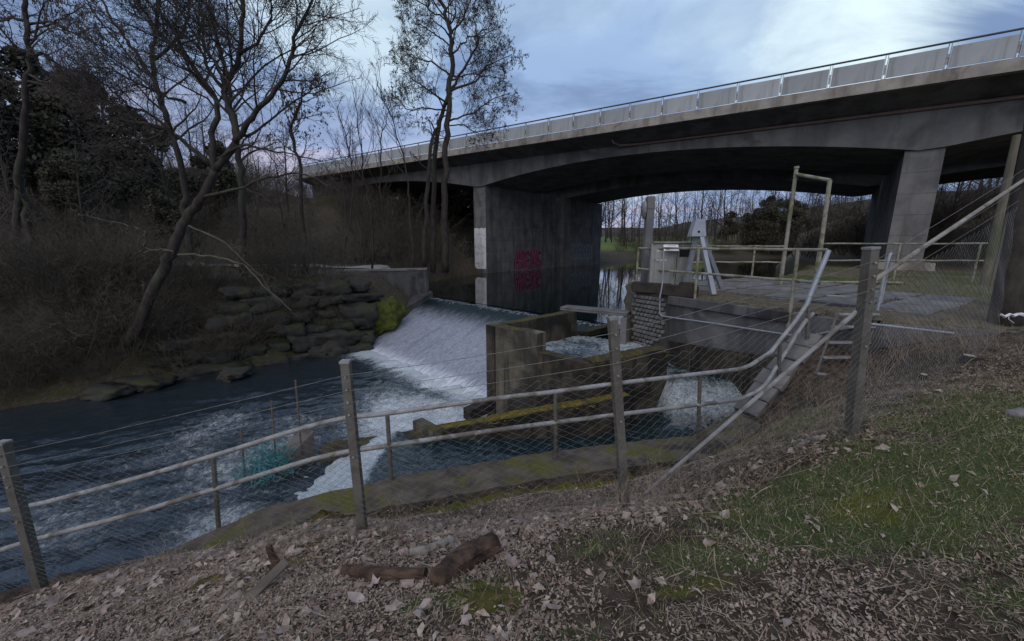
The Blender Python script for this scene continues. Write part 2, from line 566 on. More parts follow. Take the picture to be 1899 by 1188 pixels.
def ground_mat(name, base, alt, green, yellow, attr_green='green', attr_yellow='mossy', bstr=1.0):
    """Soil under litter; the attributes say where turf and moss grow."""
    m, t, b = new_mat(name)
    tc = N(t, 'ShaderNodeTexCoord')
    v = tc.outputs['Object']
    c = mix_col(t, ramp(t, noise_tex(t, v, 9.0, 9.0, .7), .35, .65), base, alt)
    c = mix_col(t, ramp(t, noise_tex(t, v, 45.0, 6.0, .7), .55, .75), c, tuple(min(1, x * 2.1) for x in alt))
    for an, gc, sc_ in ((attr_green, green, 6.0), (attr_yellow, yellow, 5.0)):
        a = N(t, 'ShaderNodeAttribute', attribute_name=an)
        g = math_node(t, 'ADD', a.outputs['Fac'], math_node(t, 'MULTIPLY', math_node(t, 'SUBTRACT', noise_tex(t, v, sc_, 8.0, .68), .5), 1.5))
        cc = mix_col(t, noise_tex(t, v, 30.0, 5.0), tuple(x * .5 for x in gc), tuple(x * 1.3 for x in gc))
        c = mix_col(t, ramp(t, g, .42, .68), c, cc)
    t.links.new(c, b.inputs['Base Color'])
    b.inputs['Roughness'].default_value = .95
    b.inputs['Specular IOR Level'].default_value = .15
    bn = N(t, 'ShaderNodeBump', Strength=bstr, Distance=.03)
    t.links.new(noise_tex(t, v, 24.0, 8.0, .7), bn.inputs['Height'])
    t.links.new(bn.outputs[0], b.inputs['Normal'])
    return m


M['near_ground'] = ground_mat('bank_soil', (.040, .029, .021), (.105, .080, .058), (.078, .095, .034), (.11, .108, .022))
M['far_ground'] = ground_mat('far_bank_soil', (.040, .033, .025), (.085, .070, .052), (.045, .052, .022), (.055, .055, .02))
M['terrace_ground'] = ground_mat('terrace_soil', (.075, .062, .042), (.15, .125, .085), (.070, .088, .032), (.11, .10, .03))
M['field'] = ground_mat('field', (.040, .034, .026), (.070, .060, .045), (.13, .175, .055), (.08, .075, .03))


def water_mat(name, deep, foam_glint_col, wave_scale, wave_str, streak=False, rough=.06, fs=7.0):
    """Clear dark water; the attribute foam says how churned it is and where sky glints are painted."""
    m, t, b = new_mat(name)
    tc = N(t, 'ShaderNodeTexCoord')
    v = tc.outputs['Object']
    a = N(t, 'ShaderNodeAttribute', attribute_name='foam_glint')
    n_ = noise_tex(t, v, fs, 8.0, .66, .8)
    n_b = noise_tex(t, v, fs * 4.3, 6.0, .7, .5)
    k = math_node(t, 'ADD', a.outputs['Fac'], math_node(t, 'MULTIPLY', math_node(t, 'SUBTRACT', n_, .5), 1.1))
    k = math_node(t, 'ADD', k, math_node(t, 'MULTIPLY', math_node(t, 'SUBTRACT', n_b, .5), .55))
    fac = ramp(t, k, .24, .9)
    fc = mix_col(t, ramp(t, n_b, .38, .64), tuple(x * .55 for x in foam_glint_col), foam_glint_col)
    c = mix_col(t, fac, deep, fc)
    t.links.new(c, b.inputs['Base Color'])
    t.links.new(math_node(t, 'ADD', math_node(t, 'MULTIPLY', fac, .55), rough), b.inputs['Roughness'])
    b.inputs['IOR'].default_value = 1.5
    b.inputs['Specular IOR Level'].default_value = .8
    bn = N(t, 'ShaderNodeBump', Strength=wave_str, Distance=.08)
    hh = math_node(t, 'ADD', noise_tex(t, v, wave_scale, 4.0, .55, .6), math_node(t, 'MULTIPLY', math_node(t, 'MULTIPLY', n_b, fac), .8))
    t.links.new(hh, bn.inputs['Height'])
    t.links.new(bn.outputs[0], b.inputs['Normal'])
    return m


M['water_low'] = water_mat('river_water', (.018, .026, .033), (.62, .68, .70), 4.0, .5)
M['water_up'] = water_mat('millpond_water', (.003, .008, .008), (.45, .5, .55), 1.2, .035, rough=.02)
M['water_channel'] = water_mat('channel_water', (.008, .020, .024), (.52, .60, .63), 6.0, .5)

# ------------------------------------------------------------------ the ground and the water
ZU, ZL, ZC, ZT = -1.05, -2.70, -2.00, 0.45     # upper water, lower water, side channel, terrace

CTRL = np.array([
    (0, -6, .3), (0, -3, .1), (0, 0, 0), (0, 1.2, -.06), (2, 0, .1), (2, 1.6, .10), (4, 0, .3), (8, 0, .6), (-2, 0, -.2), (-2, 1.4, -.5),
    (-4, 0, -.6), (-5, 1.5, -1.25), (-8, 0, -1.6), (-4.2, 3.03, -1.54), (-1.23, 2.7, -.70), (.86, 2.57, -.35), (2.82, 2.9, .10),
    (4.5, 3.0, .32), (7, 3, .5), (9, 4.2, .5), (5.8, 4.7, .22), (5.6, 3.9, .30), (5.1, 5.35, -.28), (4.0, 4.76, -.5), (2.4, 3.75, -.62),
    (-1.6, 4.2, -1.28), (.6, 4.75, -1.25), (2.7, 5.1, -1.21), (-1.3, 3.55, -1.2), (.8, 3.95, -1.17), (2.3, 4.35, -1.08), (-2.9, 3.9, -1.55),
    (-3.7, 4.25, -1.95), (-5.8, 3.9, -2.35), (-8.5, 3.0, -2.5), (-14, .5, -2.5), (3.7, 5.55, -1.0), (4.9, 5.7, -.1), (0, 2.0, -.25), (-.6, 3.1, -.95), (1.2, 3.2, -.8)], float)


def tps_fit(c):
    n = len(c)
    d = np.hypot(c[:, None, 0] - c[None, :, 0], c[:, None, 1] - c[None, :, 1])
    K = np.where(d > 0, d * d * np.log(d + 1e-12), 0) + np.eye(n) * .02
    Pm = np.column_stack([np.ones(n), c[:, :2]])
    A = np.block([[K, Pm], [Pm.T, np.zeros((3, 3))]])
    return np.linalg.solve(A, np.concatenate([c[:, 2], np.zeros(3)]))


TPS = tps_fit(CTRL)


LEDGE = [(-6.4, 3.05, -2.52), (-4.8, 3.76, -2.26), (-3.9, 4.12, -1.96), (-3.0, 4.12, -1.56), (-1.5, 4.32, -1.28), (.6, 4.87, -1.24), (2.7, 5.22, -1.19), (3.55, 5.62, -1.02)]
LEDGE_XY = [p[:2] for p in LEDGE]


def bank_z(x, y):
    x, y = np.asarray(x, float), np.asarray(y, float)
    z = TPS[-3] + TPS[-2] * x + TPS[-1] * y
    for w, (cx_, cy_, _) in zip(TPS[:-3], CTRL):
        d2 = (x - cx_) ** 2 + (y - cy_) ** 2
        z = z + w * .5 * d2 * np.log(d2 + 1e-12)
    dl = poly_dist(x, y, LEDGE_XY)             # a ditch runs behind the walkway ledge
    z = z - .24 * np.clip(1 - dl / .62, 0, 1) ** .25 * (dl < .62) - .17 * np.exp(-((dl - .70) / .16) ** 2) * (dl >= .62)
    return np.clip(z, -2.9, 1.0) + .018 * fbm(x, y, 5.5, 3) + .03 * fbm(x, y, 1.7, 2, 2)


EDGE_NAT = [(-30, -9), (-14, .4), (-8.5, 2.9), (-5.8, 4.0), (-4.2, 4.3), (-3.0, 4.12)]
EDGE_WALL = [(-3.0, 4.12), (-1.5, 4.32), (.6, 4.87), (2.7, 5.22), (3.55, 5.62), (4.78, 6.2), (5.15, 6.45)]
NEAR_POLY = EDGE_NAT + EDGE_WALL[1:] + [(5.3, 5.75), (6.9, 5.1), (9, 4.4), (30, 0), (30, -9)]

gx, gy = np.meshgrid(np.arange(-14, 10.01, .07), np.arange(-4, 6.8, .07))
gin = inside(gx, gy, NEAR_POLY)
gd = np.where(gin, 0, poly_dist(gx, gy, EDGE_NAT))
dw = np.where(gin, 9.0, poly_dist(gx, gy, EDGE_WALL))
gz = bank_z(gx, gy)
gz = np.where(gin, gz, np.maximum(gz - 1.1 * gd, -3.6))
keep = gin | ((gd < 1.2) & (gx < -3.0) & (dw > .25))


def patch(x, y, cx_, cy_, rx, ry, rot=0.0):
    c, s = math.cos(rot), math.sin(rot)
    u = ((x - cx_) * c + (y - cy_) * s) / rx
    v = (-(x - cx_) * s + (y - cy_) * c) / ry
    return np.clip(1.35 - np.hypot(u, v), 0, 1)


def green_of(x, y):
    """How turfy the near bank is."""
    g = np.maximum.reduce([patch(x, y, 2.6, 2.15, 1.7, .62, .1), patch(x, y, 4.6, 2.6, 2.6, 1.2, .1), patch(x, y, 3.6, 1.6, 1.6, .5, .2),
                           .62 * patch(x, y, 1.3, 1.8, .9, .28, .1), .6 * patch(x, y, 2.6, 1.35, 1.2, .25, .1), .55 * patch(x, y, .2, 1.35, .6, .15), .8 * patch(x, y, 3.3, 4.2, .8, .5, .7), .75 * patch(x, y, -.35, 1.62, .55, .2), .6 * patch(x, y, .5, 1.9, .35, .2)])
    return g * np.clip(1.0 + .45 * fbm(x, y, 3.3, 3, 15), .3, 1.3)


def mossy_of(x, y):
    return np.maximum.reduce([patch(x, y, -.12, 1.62, .22, .16), patch(x, y, -1.95, 3.15, .85, .28, .45), .95 * patch(x, y, 1.5, 4.35, 1.5, .32, .17), .7 * patch(x, y, -.4, 4.0, 1.3, .22, .25), .7 * patch(x, y, 2.1, 1.95, .5, .22, .2), .7 * patch(x, y, 4.3, 2.1, .8, .25, .2), .6 * patch(x, y, .9, 1.55, .4, .1),
                              .6 * patch(x, y, 1.35, 2.15, .35, .2), .6 * patch(x, y, -1.6, 2.2, .5, .12, .4), .7 * patch(x, y, 3.1, 1.75, .5, .2)])


me, used = grid_mesh('ground', gx, gy, gz, keep)
vattr(me, 'green', green_of(gx, gy).reshape(-1)[used])
vattr(me, 'mossy', mossy_of(gx, gy).reshape(-1)[used])
ground = link_mesh('ground', me, M['near_ground'])
tag(ground, kind='structure')


def gz_at(x, y):
    return float(bank_z(x, y))


def hit(px, py):
    """Where the line of sight through a pixel meets the near bank."""
    Y = .6
    while Y < 9:
        p = at(px, py, Y)
        if p.z < gz_at(p.x, p.y):
            break
        Y += .01
    return Vector((p.x, p.y, gz_at(p.x, p.y)))


# ---- far (left) bank and the wooded slope behind it
SHORE = [(-60, -14), (-22, 2.5), (-13.6, 9.0), (-10.2, 12.4), (-8.0, 14.1), (-5.9, 15.3), (-4.6, 17.6), (-4.3, 19.6), (-5.0, 22.5), (-6.2, 27), (-4.6, 31.0),
         (-2.7, 36.4), (4.2, 45.2), (15.5, 61), (29, 84)]
LEFT_POLY = SHORE + [(-80, 120), (-120, 40)]


def left_z(x, y):
    d = poly_dist(x, y, SHORE)
    d = np.where(inside(x, y, LEFT_POLY), d, -d)
    up = np.clip((y - 16) / 4.0, 0, 1)                # upstream of the weir the water stands higher
    zw = ZL * (1 - up) + ZU * up
    wob = .35 * fbm(x, y, .8, 3, 5)
    rise = np.clip((d + wob) / (2.1 * (1 - up) + 2.6 * up), -1, 1)
    top = .18 + .012 * np.clip(d, 0, 40) + .12 * fbm(x, y, .5, 3, 1)
    z = zw - .35 + (top - zw + .35) * np.clip(rise, -.7, 1) ** 1.0
    hill = np.clip((-x - 19 - .25 * np.clip(y - 12, 0, 60)) * .30, 0, 14) * np.clip((d - 5) / 6, 0, 1)
    bu = -(x - 19) * .818 + (y - 18.3) * .575      # approach bank under the bridge end
    bw = (x - 19) * .575 + (y - 18.3) * .818
    ramp_ = np.clip((bu - 35) / 15.0, 0, 1) * np.clip(1.5 - np.abs(bw - 14) / 24, 0, 1)
    return z + hill + 7.5 * ramp_ * (d > 0) + .05 * fbm(x, y, 2.3, 3, 8)


lx, ly = np.meshgrid(np.arange(-62, 32, .42), np.arange(-10, 86, .42))
lz = left_z(lx, ly)
ld = poly_dist(lx, ly, SHORE)
lin = inside(lx, ly, LEFT_POLY) | (ld < 1.2)
me, used = grid_mesh('far_bank', lx, ly, lz, lin)
pth = np.clip(1.5 - np.abs(ly - 24.5 - .25 * (lx + 12) - .8 * np.sin(lx * .25)) / 1.2, 0, 1) * (lx < -6)
vattr(me, 'green', np.clip(.55 * fbm(lx, ly, .35, 3, 4) + .12, 0, 1).reshape(-1)[used])
vattr(me, 'mossy', (.5 * np.clip(1.4 - ld / 2.0, 0, 1)).reshape(-1)[used])
tag(link_mesh('far_bank', me, M['far_ground']), kind='structure')


def strip_path():
    """Trodden gravel path on the far bank."""
    n = 40
    xs = np.linspace(-26, -6.2, n)
    vs_, fs_ = [], []
    for i, x in enumerate(xs):
        yc = 24.2 + .12 * (x + 12) + .5 * math.sin(x * .25)
        for k in (-1, 1):
            y = yc + k * (1.0 + .15 * math.sin(i * 1.3 + k))
            vs_.append((x, y, float(left_z(np.array(x), np.array(y))) + .07))
        if i:
            b = 2 * i
            fs_.append((b - 2, b, b + 1, b - 1))
    mb = MB().add(vs_, fs_)
    return mb.build('path', surf('trodden_gravel', (.16, .155, .15), (.24, .235, .225), 3, .95, .4, 20))


tag(strip_path(), kind='structure')

# ---- terrace on the right with its retaining walls
TERR = [(3.25, 9.9), (5.15, 6.45), (5.3, 5.75), (6.9, 5.1), (9, 4.4), (14, 3.3), (14, 13.9), (9, 13.3), (3.9, 12.6)]
tb = MB().prism(TERR, -3.2, ZT - .03)
tag(tb.build('terrace_wall', M['pale_wall']), 'stained concrete retaining wall of the terrace beside the weir', 'retaining wall')
RIGHT_POLY = TERR[:5] + [(30, 0), (90, -10), (90, 95), (62, 84), (36, 49), (17, 21.5), (14.5, 18.5), (9, 13.3), (3.9, 12.6)]


def terr_z(x, y):
    sh = [(3.9, 12.6), (9, 13.3), (14.5, 18.5), (17, 21.5), (36, 49), (62, 84)]
    d = poly_dist(x, y, sh)
    i = inside(x, y, RIGHT_POLY)
    z = ZT + .02 + .05 * fbm(x, y, .9, 3, 3) + .03 * fbm(x, y, 4, 2, 6)
    z = np.where(i, z, ZT - .9 * d)
    hill = np.clip((x - 27 - .35 * np.clip(y - 15, 0, 80)) * .34, 0, 9)
    return z + np.where(i, hill, 0) + np.where(i, np.clip((x - 14) * -.02, -.2, 0), 0)


tx, ty = np.meshgrid(np.concatenate([np.arange(2.8, 20, .16), np.arange(20, 86, .8)]), np.concatenate([np.arange(-2, 24, .16), np.arange(24, 90, .8)]))
tz = terr_z(tx, ty)
front = [(3.25, 9.9), (5.15, 6.45), (5.3, 5.75), (6.9, 5.1), (9, 4.4), (30, 0), (90, -10)]
tk = (inside(tx, ty, RIGHT_POLY) & (poly_dist(tx, ty, front) > .10)) | ((poly_dist(tx, ty, [(3.9, 12.6), (9, 13.3), (14.5, 18.5), (17, 21.5), (36, 49), (62, 84)]) < 2.2) & (ty > 12.8) & (tx > 6.0))
ny_, nx_ = tx.shape
idx_keep = tk
me, used = grid_mesh('terrace', tx, ty, np.where(tk, tz, tz - .05), tk)
vattr(me, 'green', (np.clip(.45 + .6 * fbm(tx, ty, .6, 3, 9) - .9 * np.clip(1.3 - np.abs(ty - 9 + .2 * tx) / 1.6, 0, 1) * (tx < 9), 0, 1) * np.clip((26 - tx) / 6, 0, 1)).reshape(-1)[used])
vattr(me, 'mossy', np.clip(.4 * fbm(tx, ty, .8, 3, 12) + .1, 0, 1).reshape(-1)[used])
tag(link_mesh('terrace', me, M['terrace_ground']), kind='structure')

# ---- distant land: fields and wooded rises all round
hx_, hy_ = np.meshgrid(np.linspace(-420, 460, 150), np.linspace(-60, 560, 110))
hr = np.clip((hy_ - 88) / 70.0, 0, 2.2)
hz_ = -3.4 + 5.0 * np.clip((hy_ - 78) / 14, 0, 1) + 4.6 * hr ** 1.2 + 2 * fbm(hx_, hy_, .012, 3, 2) * np.clip((hy_ - 110) / 60, 0, 1)
hz_ += np.clip((-hx_ - 80) * .2, 0, 20) + np.clip((hx_ - 150) * .2, 0, 20)
me, used = grid_mesh('hills', hx_, hy_, hz_)
vattr(me, 'green', (np.clip((hy_ - 84) / 8, 0, 1) * np.clip((150 - hy_) / 20, 0, 1) * np.clip((hx_ - 8) / 10, 0, 1) * np.clip((100 - hx_) / 20, 0, 1) * .9).reshape(-1))
vattr(me, 'mossy', np.zeros(hx_.size))
tag(link_mesh('hills', me, M['field']), kind='structure')

# ---- weir: sloping apron with a sheet of water running down it
C0, C1 = Vector((-4.05, 19.25)), Vector((3.25, 12.24))
CD = (C1 - C0).normalized()
WN = Vector((CD.y, -CD.x)) * -1.0
if WN.y > 0:
    WN = -WN
FALL = 4.3
CL = (C1 - C0).length


def weir_z(d):
    d = np.asarray(d, float)
    lin = ZU - .05 - (ZU - .05 - ZL) * np.clip((d - .25) / (FALL - .25), 0, 1.15)
    top = ZU + .0 * d
    k = np.clip(d / .5, 0, 1)
    k = k * k * (3 - 2 * k)
    return top * (1 - k) + lin * k


ss, dd = np.meshgrid(np.linspace(-.1, CL + .2, 200), np.linspace(-.45, FALL + .35, 120))
wx = C0.x + CD.x * ss + WN.x * dd
wy = C0.y + CD.y * ss + WN.y * dd
act = np.clip((dd - .15) / .6, 0, 1)
wz = weir_z(dd) + act * (.014 * fbm(ss * 3.2, dd * .5, 2.2, 4, 1) + .006 * fbm(ss, dd * .5, 8.0, 3, 4)) + .012 * np.clip(1 - np.abs(dd) / .3, 0, 1) * fbm(ss, dd * .1, 4, 2, 7)
me, used = grid_mesh('weir_water', wx, wy, wz)
vattr(me, 'run', dd.reshape(-1))
vattr(me, 'cross', ss.reshape(-1))


def weir_mat():
    m, t, b = new_mat('falling_water')
    r_ = N(t, 'ShaderNodeAttribute', attribute_name='run')
    c_ = N(t, 'ShaderNodeAttribute', attribute_name='cross')
    cb = N(t, 'ShaderNodeCombineXYZ')
    t.links.new(math_node(t, 'MULTIPLY', c_.outputs['Fac'], 1.0), cb.inputs[0])
    t.links.new(math_node(t, 'MULTIPLY', r_.outputs['Fac'], .16), cb.inputs[1])
    v = cb.outputs[0]
    cb2 = N(t, 'ShaderNodeCombineXYZ')
    t.links.new(c_.outputs['Fac'], cb2.inputs[0])
    t.links.new(math_node(t, 'MULTIPLY', r_.outputs['Fac'], .42), cb2.inputs[1])
    v2 = cb2.outputs[0]
    s1 = noise_tex(t, v, 1.6, 5.0, .6)
    s2 = noise_tex(t, v, 11.0, 6.0, .65, .4)
    s3 = noise_tex(t, v2, 15.0, 7.0, .72, .8)
    c = mix_col(t, ramp(t, s3, .34, .66), (.19, .205, .25), (.37, .385, .435))
    c = mix_col(t, math_node(t, 'MULTIPLY', ramp(t, s2, .52, .70), .28), c, (.09, .105, .14))
    c = mix_col(t, math_node(t, 'MULTIPLY', ramp(t, s1, .52, .68), .45), c, (.11, .125, .165))
    # still glassy while it bends over the crest, breaking up further down
    k = math_node(t, 'ADD', r_.outputs['Fac'], math_node(t, 'MULTIPLY', math_node(t, 'SUBTRACT', s2, .5), 1.6))
    glass = math_node(t, 'SUBTRACT', 1.0, ramp(t, k, .5, 1.9))
    lip = math_node(t, 'MULTIPLY', ramp(t, k, -.12, .02), math_node(t, 'SUBTRACT', 1.0, ramp(t, k, .03, .16)))
    c = mix_col(t, glass, c, (.008, .018, .018))
    c = mix_col(t, math_node(t, 'MULTIPLY', lip, .75), c, (.36, .38, .43))
    foot = ramp(t, k, 3.7, 4.35)
    c = mix_col(t, foot, c, (.62, .65, .70))
    t.links.new(c, b.inputs['Base Color'])
    t.links.new(math_node(t, 'ADD', .12, math_node(t, 'MULTIPLY', math_node(t, 'SUBTRACT', 1.0, glass), .3)), b.inputs['Roughness'])
    b.inputs['IOR'].default_value = 1.33
    bn = N(t, 'ShaderNodeBump', Strength=.5, Distance=.05)
    t.links.new(math_node(t, 'ADD', s3, s2), bn.inputs['Height'])
    t.links.new(bn.outputs[0], b.inputs['Normal'])
    return m


link_mesh('weir_water', me, weir_mat())
tag(bpy.data.objects['weir_water'], kind='structure')

# ---- lower river
wx, wy = np.meshgrid(np.arange(-26, 1.6, .085), np.arange(1.2, 17.5, .085))
foot_a = C0 + WN * FALL
foot_b = C1 + WN * FALL
fd = seg_dist(wx, wy, foot_a, foot_b)[0]
sgn = (wx - foot_a.x) * WN.x + (wy - foot_a.y) * WN.y
fal = (wx - foot_a.x) * CD.x + (wy - foot_a.y) * CD.y
foam_glint = np.where(sgn > -.3, 1.0 * np.exp(-np.clip(fd - .30 - .25 * fbm(fal, fal * 0, 5.0, 3, 2), 0, 9) / .62), 0)
foam_glint = np.maximum(foam_glint, (.84 + .25 * fbm(wx, wy, 1.1, 3, 21)) * patch(wx, wy, -2.3, 8.9, 2.9, 2.0, -.75))
foam_glint = np.maximum(foam_glint, .34 * patch(wx, wy, -3.4, 9.6, 2.6, 2.0, -.75))
foam_glint = np.maximum(foam_glint, .55 * patch(wx, wy, -4.6, 5.2, .9, .7, .2))
foam_glint = np.maximum(foam_glint, (.33 + .16 * fbm(wx, wy, .9, 2, 14)) * patch(wx, wy, -6.0, 7.7, 3.6, 2.4, -.7))  # pale flecks painted in place of sky reflections on the ripples
foam_glint = np.maximum(foam_glint, .36 * patch(wx, wy, -7.0, 5.4, 1.8, 1.2, -.3))  # smaller patch of painted sky glints, lower left
q = .045 * fbm(wx * .55 + wy * .35, wy * 1.5 - wx * .7, 3.0, 4, 3) + .014 * fbm(wx * .7, wy * 1.3, 9.0, 3, 11)
calm = np.clip((poly_dist(wx, wy, SHORE) - .3) / 4.0, .2, 1)
wz = ZL + q * calm * (1 + 1.3 * np.clip(foam_glint, 0, 1)) + .04 * np.exp(-np.clip(fd, 0, 9) / .3) * (sgn > -.3)
wk = sgn > -.5
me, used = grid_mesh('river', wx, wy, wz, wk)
vattr(me, 'foam_glint', foam_glint.reshape(-1)[used])
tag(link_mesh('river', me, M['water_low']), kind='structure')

# ---- upper water, held back by the weir
UP = [(-4.15, 19.45), (-6.5, 22), (-7.2, 27), (-6.5, 31), (-4.6, 36), (2, 45), (13.5, 61), (26, 92), (66, 92), (64, 83), (38, 48), (18.5, 20.5), (15.5, 17.4), (9.6, 12.3), (4.2, 11.6),
      (3.3, 10.1), (1.7, 10.85), (3.30, 12.36)]
UP = UP[::-1]
mb = MB()
mb.add([(x, y, ZU) for x, y in UP], [tuple(range(len(UP)))[::1]])
o = mb.build('millpond', M['water_up'])
bpy.context.view_layer.update()
tag(o, kind='structure')

# ---- the pool inside the fish pass and the side channel below it
POOL = [(-.35, 8.75), (.75, 7.95), (1.62, 7.2), (3.2, 7.9), (4.55, 7.75), (3.4, 9.8), (1.75, 10.75)]
px_, py_ = np.meshgrid(np.arange(-.6, 4.8, .06), np.arange(6.9, 11, .06))
pin = inside(px_, py_, POOL)
pf = .50 + .3 * fbm(px_, py_, 1.3, 3, 2) + .6 * patch(px_, py_, 2.6, 8.0, .9, .4, .3)
pz = -.96 + .03 * fbm(px_ * .6, py_ * 1.4, 6, 4, 9) - .28 * np.clip((px_ * .55 - py_ * .83 + 5.75) / .6, 0, 1)
me, used = grid_mesh('fish_pass_water', px_, py_, pz, pin)
vattr(me, 'foam_glint', np.clip(pf, 0, 1).reshape(-1)[used])
tag(link_mesh('fish_pass_water', me, M['water_channel']), kind='structure')

CHAN = [(-5.3, 3.9), (-5.2, 6.0), (-4.1, 6.75), (-2.7, 6.95), (-1.2, 6.6), (1.65, 6.95), (3.3, 7.75), (4.6, 7.8), (5.3, 6.4), (3.7, 5.4), (2.7, 5.0), (.6, 4.65), (-1.5, 4.1), (-3.0, 3.9)]
cx_, cy_ = np.meshgrid(np.arange(-5, 5.4, .055), np.arange(3.8, 7.95, .055))
cin = inside(cx_, cy_, CHAN)
q1 = np.clip((cy_ + .15 * (cx_ - 3.8) - 6.75) / 1.0, 0, 1)
q1 = q1 * q1 * (3 - 2 * q1)
q1 = q1 * np.clip((cx_ - 3.0) / .4, 0, 1)
q2 = np.clip((-2.25 - cx_) / 1.7, 0, 1)
q2 = q2 * q2 * (3 - 2 * q2)
cz = ZC + .88 * q1 - .74 * q2
cf = np.maximum(np.clip(.72 * np.sin(np.clip(q1, 0, 1) * 2.8), 0, 1), np.clip((-2.15 - cx_) / .25, 0, 1) * 1.0)
cf = np.maximum(cf, .8 * patch(cx_, cy_, 3.75, 6.15, .75, .55, .6))
cf = np.maximum(cf, .40 * patch(cx_, cy_, .2, 5.2, 2.6, .28, .2))
cf = np.maximum(cf, .22)
cz = cz + (.02 + .05 * cf) * fbm(cx_ * .8, cy_, 7, 4, 5) * .7
me, used = grid_mesh('side_channel', cx_, cy_, cz, cin)
vattr(me, 'foam_glint', np.clip(cf, 0, 1).reshape(-1)[used])
tag(link_mesh('side_channel', me, M['water_channel']), kind='structure')

# ------------------------------------------------------------------ fish pass, walls, walkway edge
A = Vector((-.62, 8.78)); B = Vector((.55, 7.80)); Cc = Vector((1.56, 6.96)); Dd = Vector((3.32, 7.72))
E1 = Vector((1.66, 10.82))
fp = empty('fish_pass', (A.x, A.y, -3.0))
tag(fp, 'roofless concrete fish pass box with mossy rims beside the sloping weir', 'fish pass')


def rough_wall(pts, thick, z0, z1, step=.22, amp=.012, seed=0):
    """wall_strip cut into short lengths with slightly uneven top and faces."""
    rn = random.Random(seed)
    P, Z = [], []
    zl = z1 if hasattr(z1, '__len__') else [z1] * len(pts)
    for i in range(len(pts) - 1):
        a, b = Vector(pts[i][:2]), Vector(pts[i + 1][:2])
        n = max(1, int((b - a).length / step))
        for k in range(n):
            t_ = k / n
            P.append(a.lerp(b, t_))
            Z.append(zl[i] * (1 - t_) + zl[i + 1] * t_ + rn.uniform(-amp, amp))
    P.append(Vector(pts[-1][:2]))
    Z.append(zl[-1])
    return wall_strip(P, thick, z0, Z)


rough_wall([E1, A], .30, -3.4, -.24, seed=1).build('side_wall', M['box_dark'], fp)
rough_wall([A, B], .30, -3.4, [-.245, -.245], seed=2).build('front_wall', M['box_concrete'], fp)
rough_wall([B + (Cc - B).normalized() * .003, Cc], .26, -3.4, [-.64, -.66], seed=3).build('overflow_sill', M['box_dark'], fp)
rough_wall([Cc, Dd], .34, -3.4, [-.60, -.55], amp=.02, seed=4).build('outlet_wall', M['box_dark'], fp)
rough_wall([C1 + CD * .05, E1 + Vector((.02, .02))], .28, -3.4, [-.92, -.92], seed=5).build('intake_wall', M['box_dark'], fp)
# moss cushions along the rims
mrim = random.Random(21)


def moss_rim(a, b, za, zb, width, hh, name='moss_cushion', parent=fp, mat='moss', n=None, jit=.03):
    a, b = Vector(a), Vector(b)
    L = (b - a).length
    n = n or int(L / .05)
    vs_, fs_ = [], []
    d = (b - a).normalized()
    nr = Vector((-d.y, d.x))
    K = 7
    for i in range(n + 1):
        t_ = i / n
        c_ = a.lerp(b, t_)
        z = za * (1 - t_) + zb * t_
        amp = (.55 + .45 * mnoise.noise((t_ * L * 2.3, za * 9, 0))) * (0.15 if i in (0, n) else 1)
        for k in range(K):
            u = k / (K - 1) * 2 - 1
            hgt = hh * amp * math.sqrt(max(0, 1 - u * u)) + mrim.uniform(-.006, .006)
            w = width / 2 * u * (1 + mrim.uniform(-.12, .12))
            p = c_ + nr * w
            vs_.append((p.x, p.y, z + (hgt if abs(u) < 1 else -.03 - mrim.uniform(0, .05))))
    for i in range(n):
        for k in range(K - 1):
            b0 = i * K + k
            fs_.append((b0, b0 + 1, b0 + K + 1, b0 + K))
    return MB().add(vs_, fs_).build(name, M[mat], parent, smooth=True)


def left_of(a, b, w):
    d = (Vector(b) - Vector(a)).normalized()
    return Vector((-d.y, d.x)) * w


o1 = left_of(Cc, Dd, .17)
moss_rim(Cc + o1, Dd + o1, -.60, -.55, .36, .06)
o1 = left_of(A, B, .15)
moss_rim(A + o1, B + o1, -.262, -.262, .24, .03, mat='moss')
o1 = left_of(E1, A, .15)
moss_rim(E1 + o1, A + o1, -.262, -.262, .22, .03, mat='moss')

# plank slab from the fish pass to the terrace wall
p0, p1 = Vector((1.52, 11.0, -.19)), Vector((3.16, 10.0, -.19))
mid = (p0 + p1) / 2
dv = p1 - p0
sl = MB().box((0, 0, 0), (dv.length, .50, .10), math.atan2(dv.y, dv.x), bev=.012)
tag(sl.build('footbridge_slab', M['concrete'], loc=mid), 'thin concrete slab bridging the fish pass to the block pier', 'slab')
mb = MB().box((3.02, 9.83, -1.35), (.16, .42, 2.2), math.atan2(dv.y, dv.x), bev=.015)
tag(mb.build('slab_support', M['pale_wall'], loc=(0, 0, 0)), 'pale concrete upright carrying the slab end by the block pier', 'support')

# low divider between river and side channel, its top mossy
dpts = [at(592, 832, 6.9), at(720, 815, 6.7), at(800, 800, 6.55), at(905, 782, 6.55), at(1000, 765, 6.6), at(1104, 747, 6.72), at(1170, 733, 6.98)]
dvw = empty('divider_wall', (dpts[0].x, dpts[0].y, -3.0))
tag(dvw, 'low dark divider wall with a yellow moss crest in front of the fish pass', 'wall')
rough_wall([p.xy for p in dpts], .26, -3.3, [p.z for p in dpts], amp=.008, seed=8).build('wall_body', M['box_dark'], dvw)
o1 = left_of(dpts[2].xy, dpts[5].xy, .13)
moss_rim(dpts[2].xy + o1, dpts[3].xy + o1, dpts[2].z - .01, dpts[3].z, .24, .035, parent=dvw, mat='moss_yellow')
moss_rim(dpts[3].xy + o1, dpts[5].xy + o1, dpts[3].z, dpts[5].z, .28, .07, parent=dvw, mat='moss_yellow')
o1 = left_of(dpts[5].xy, dpts[6].xy, .13)
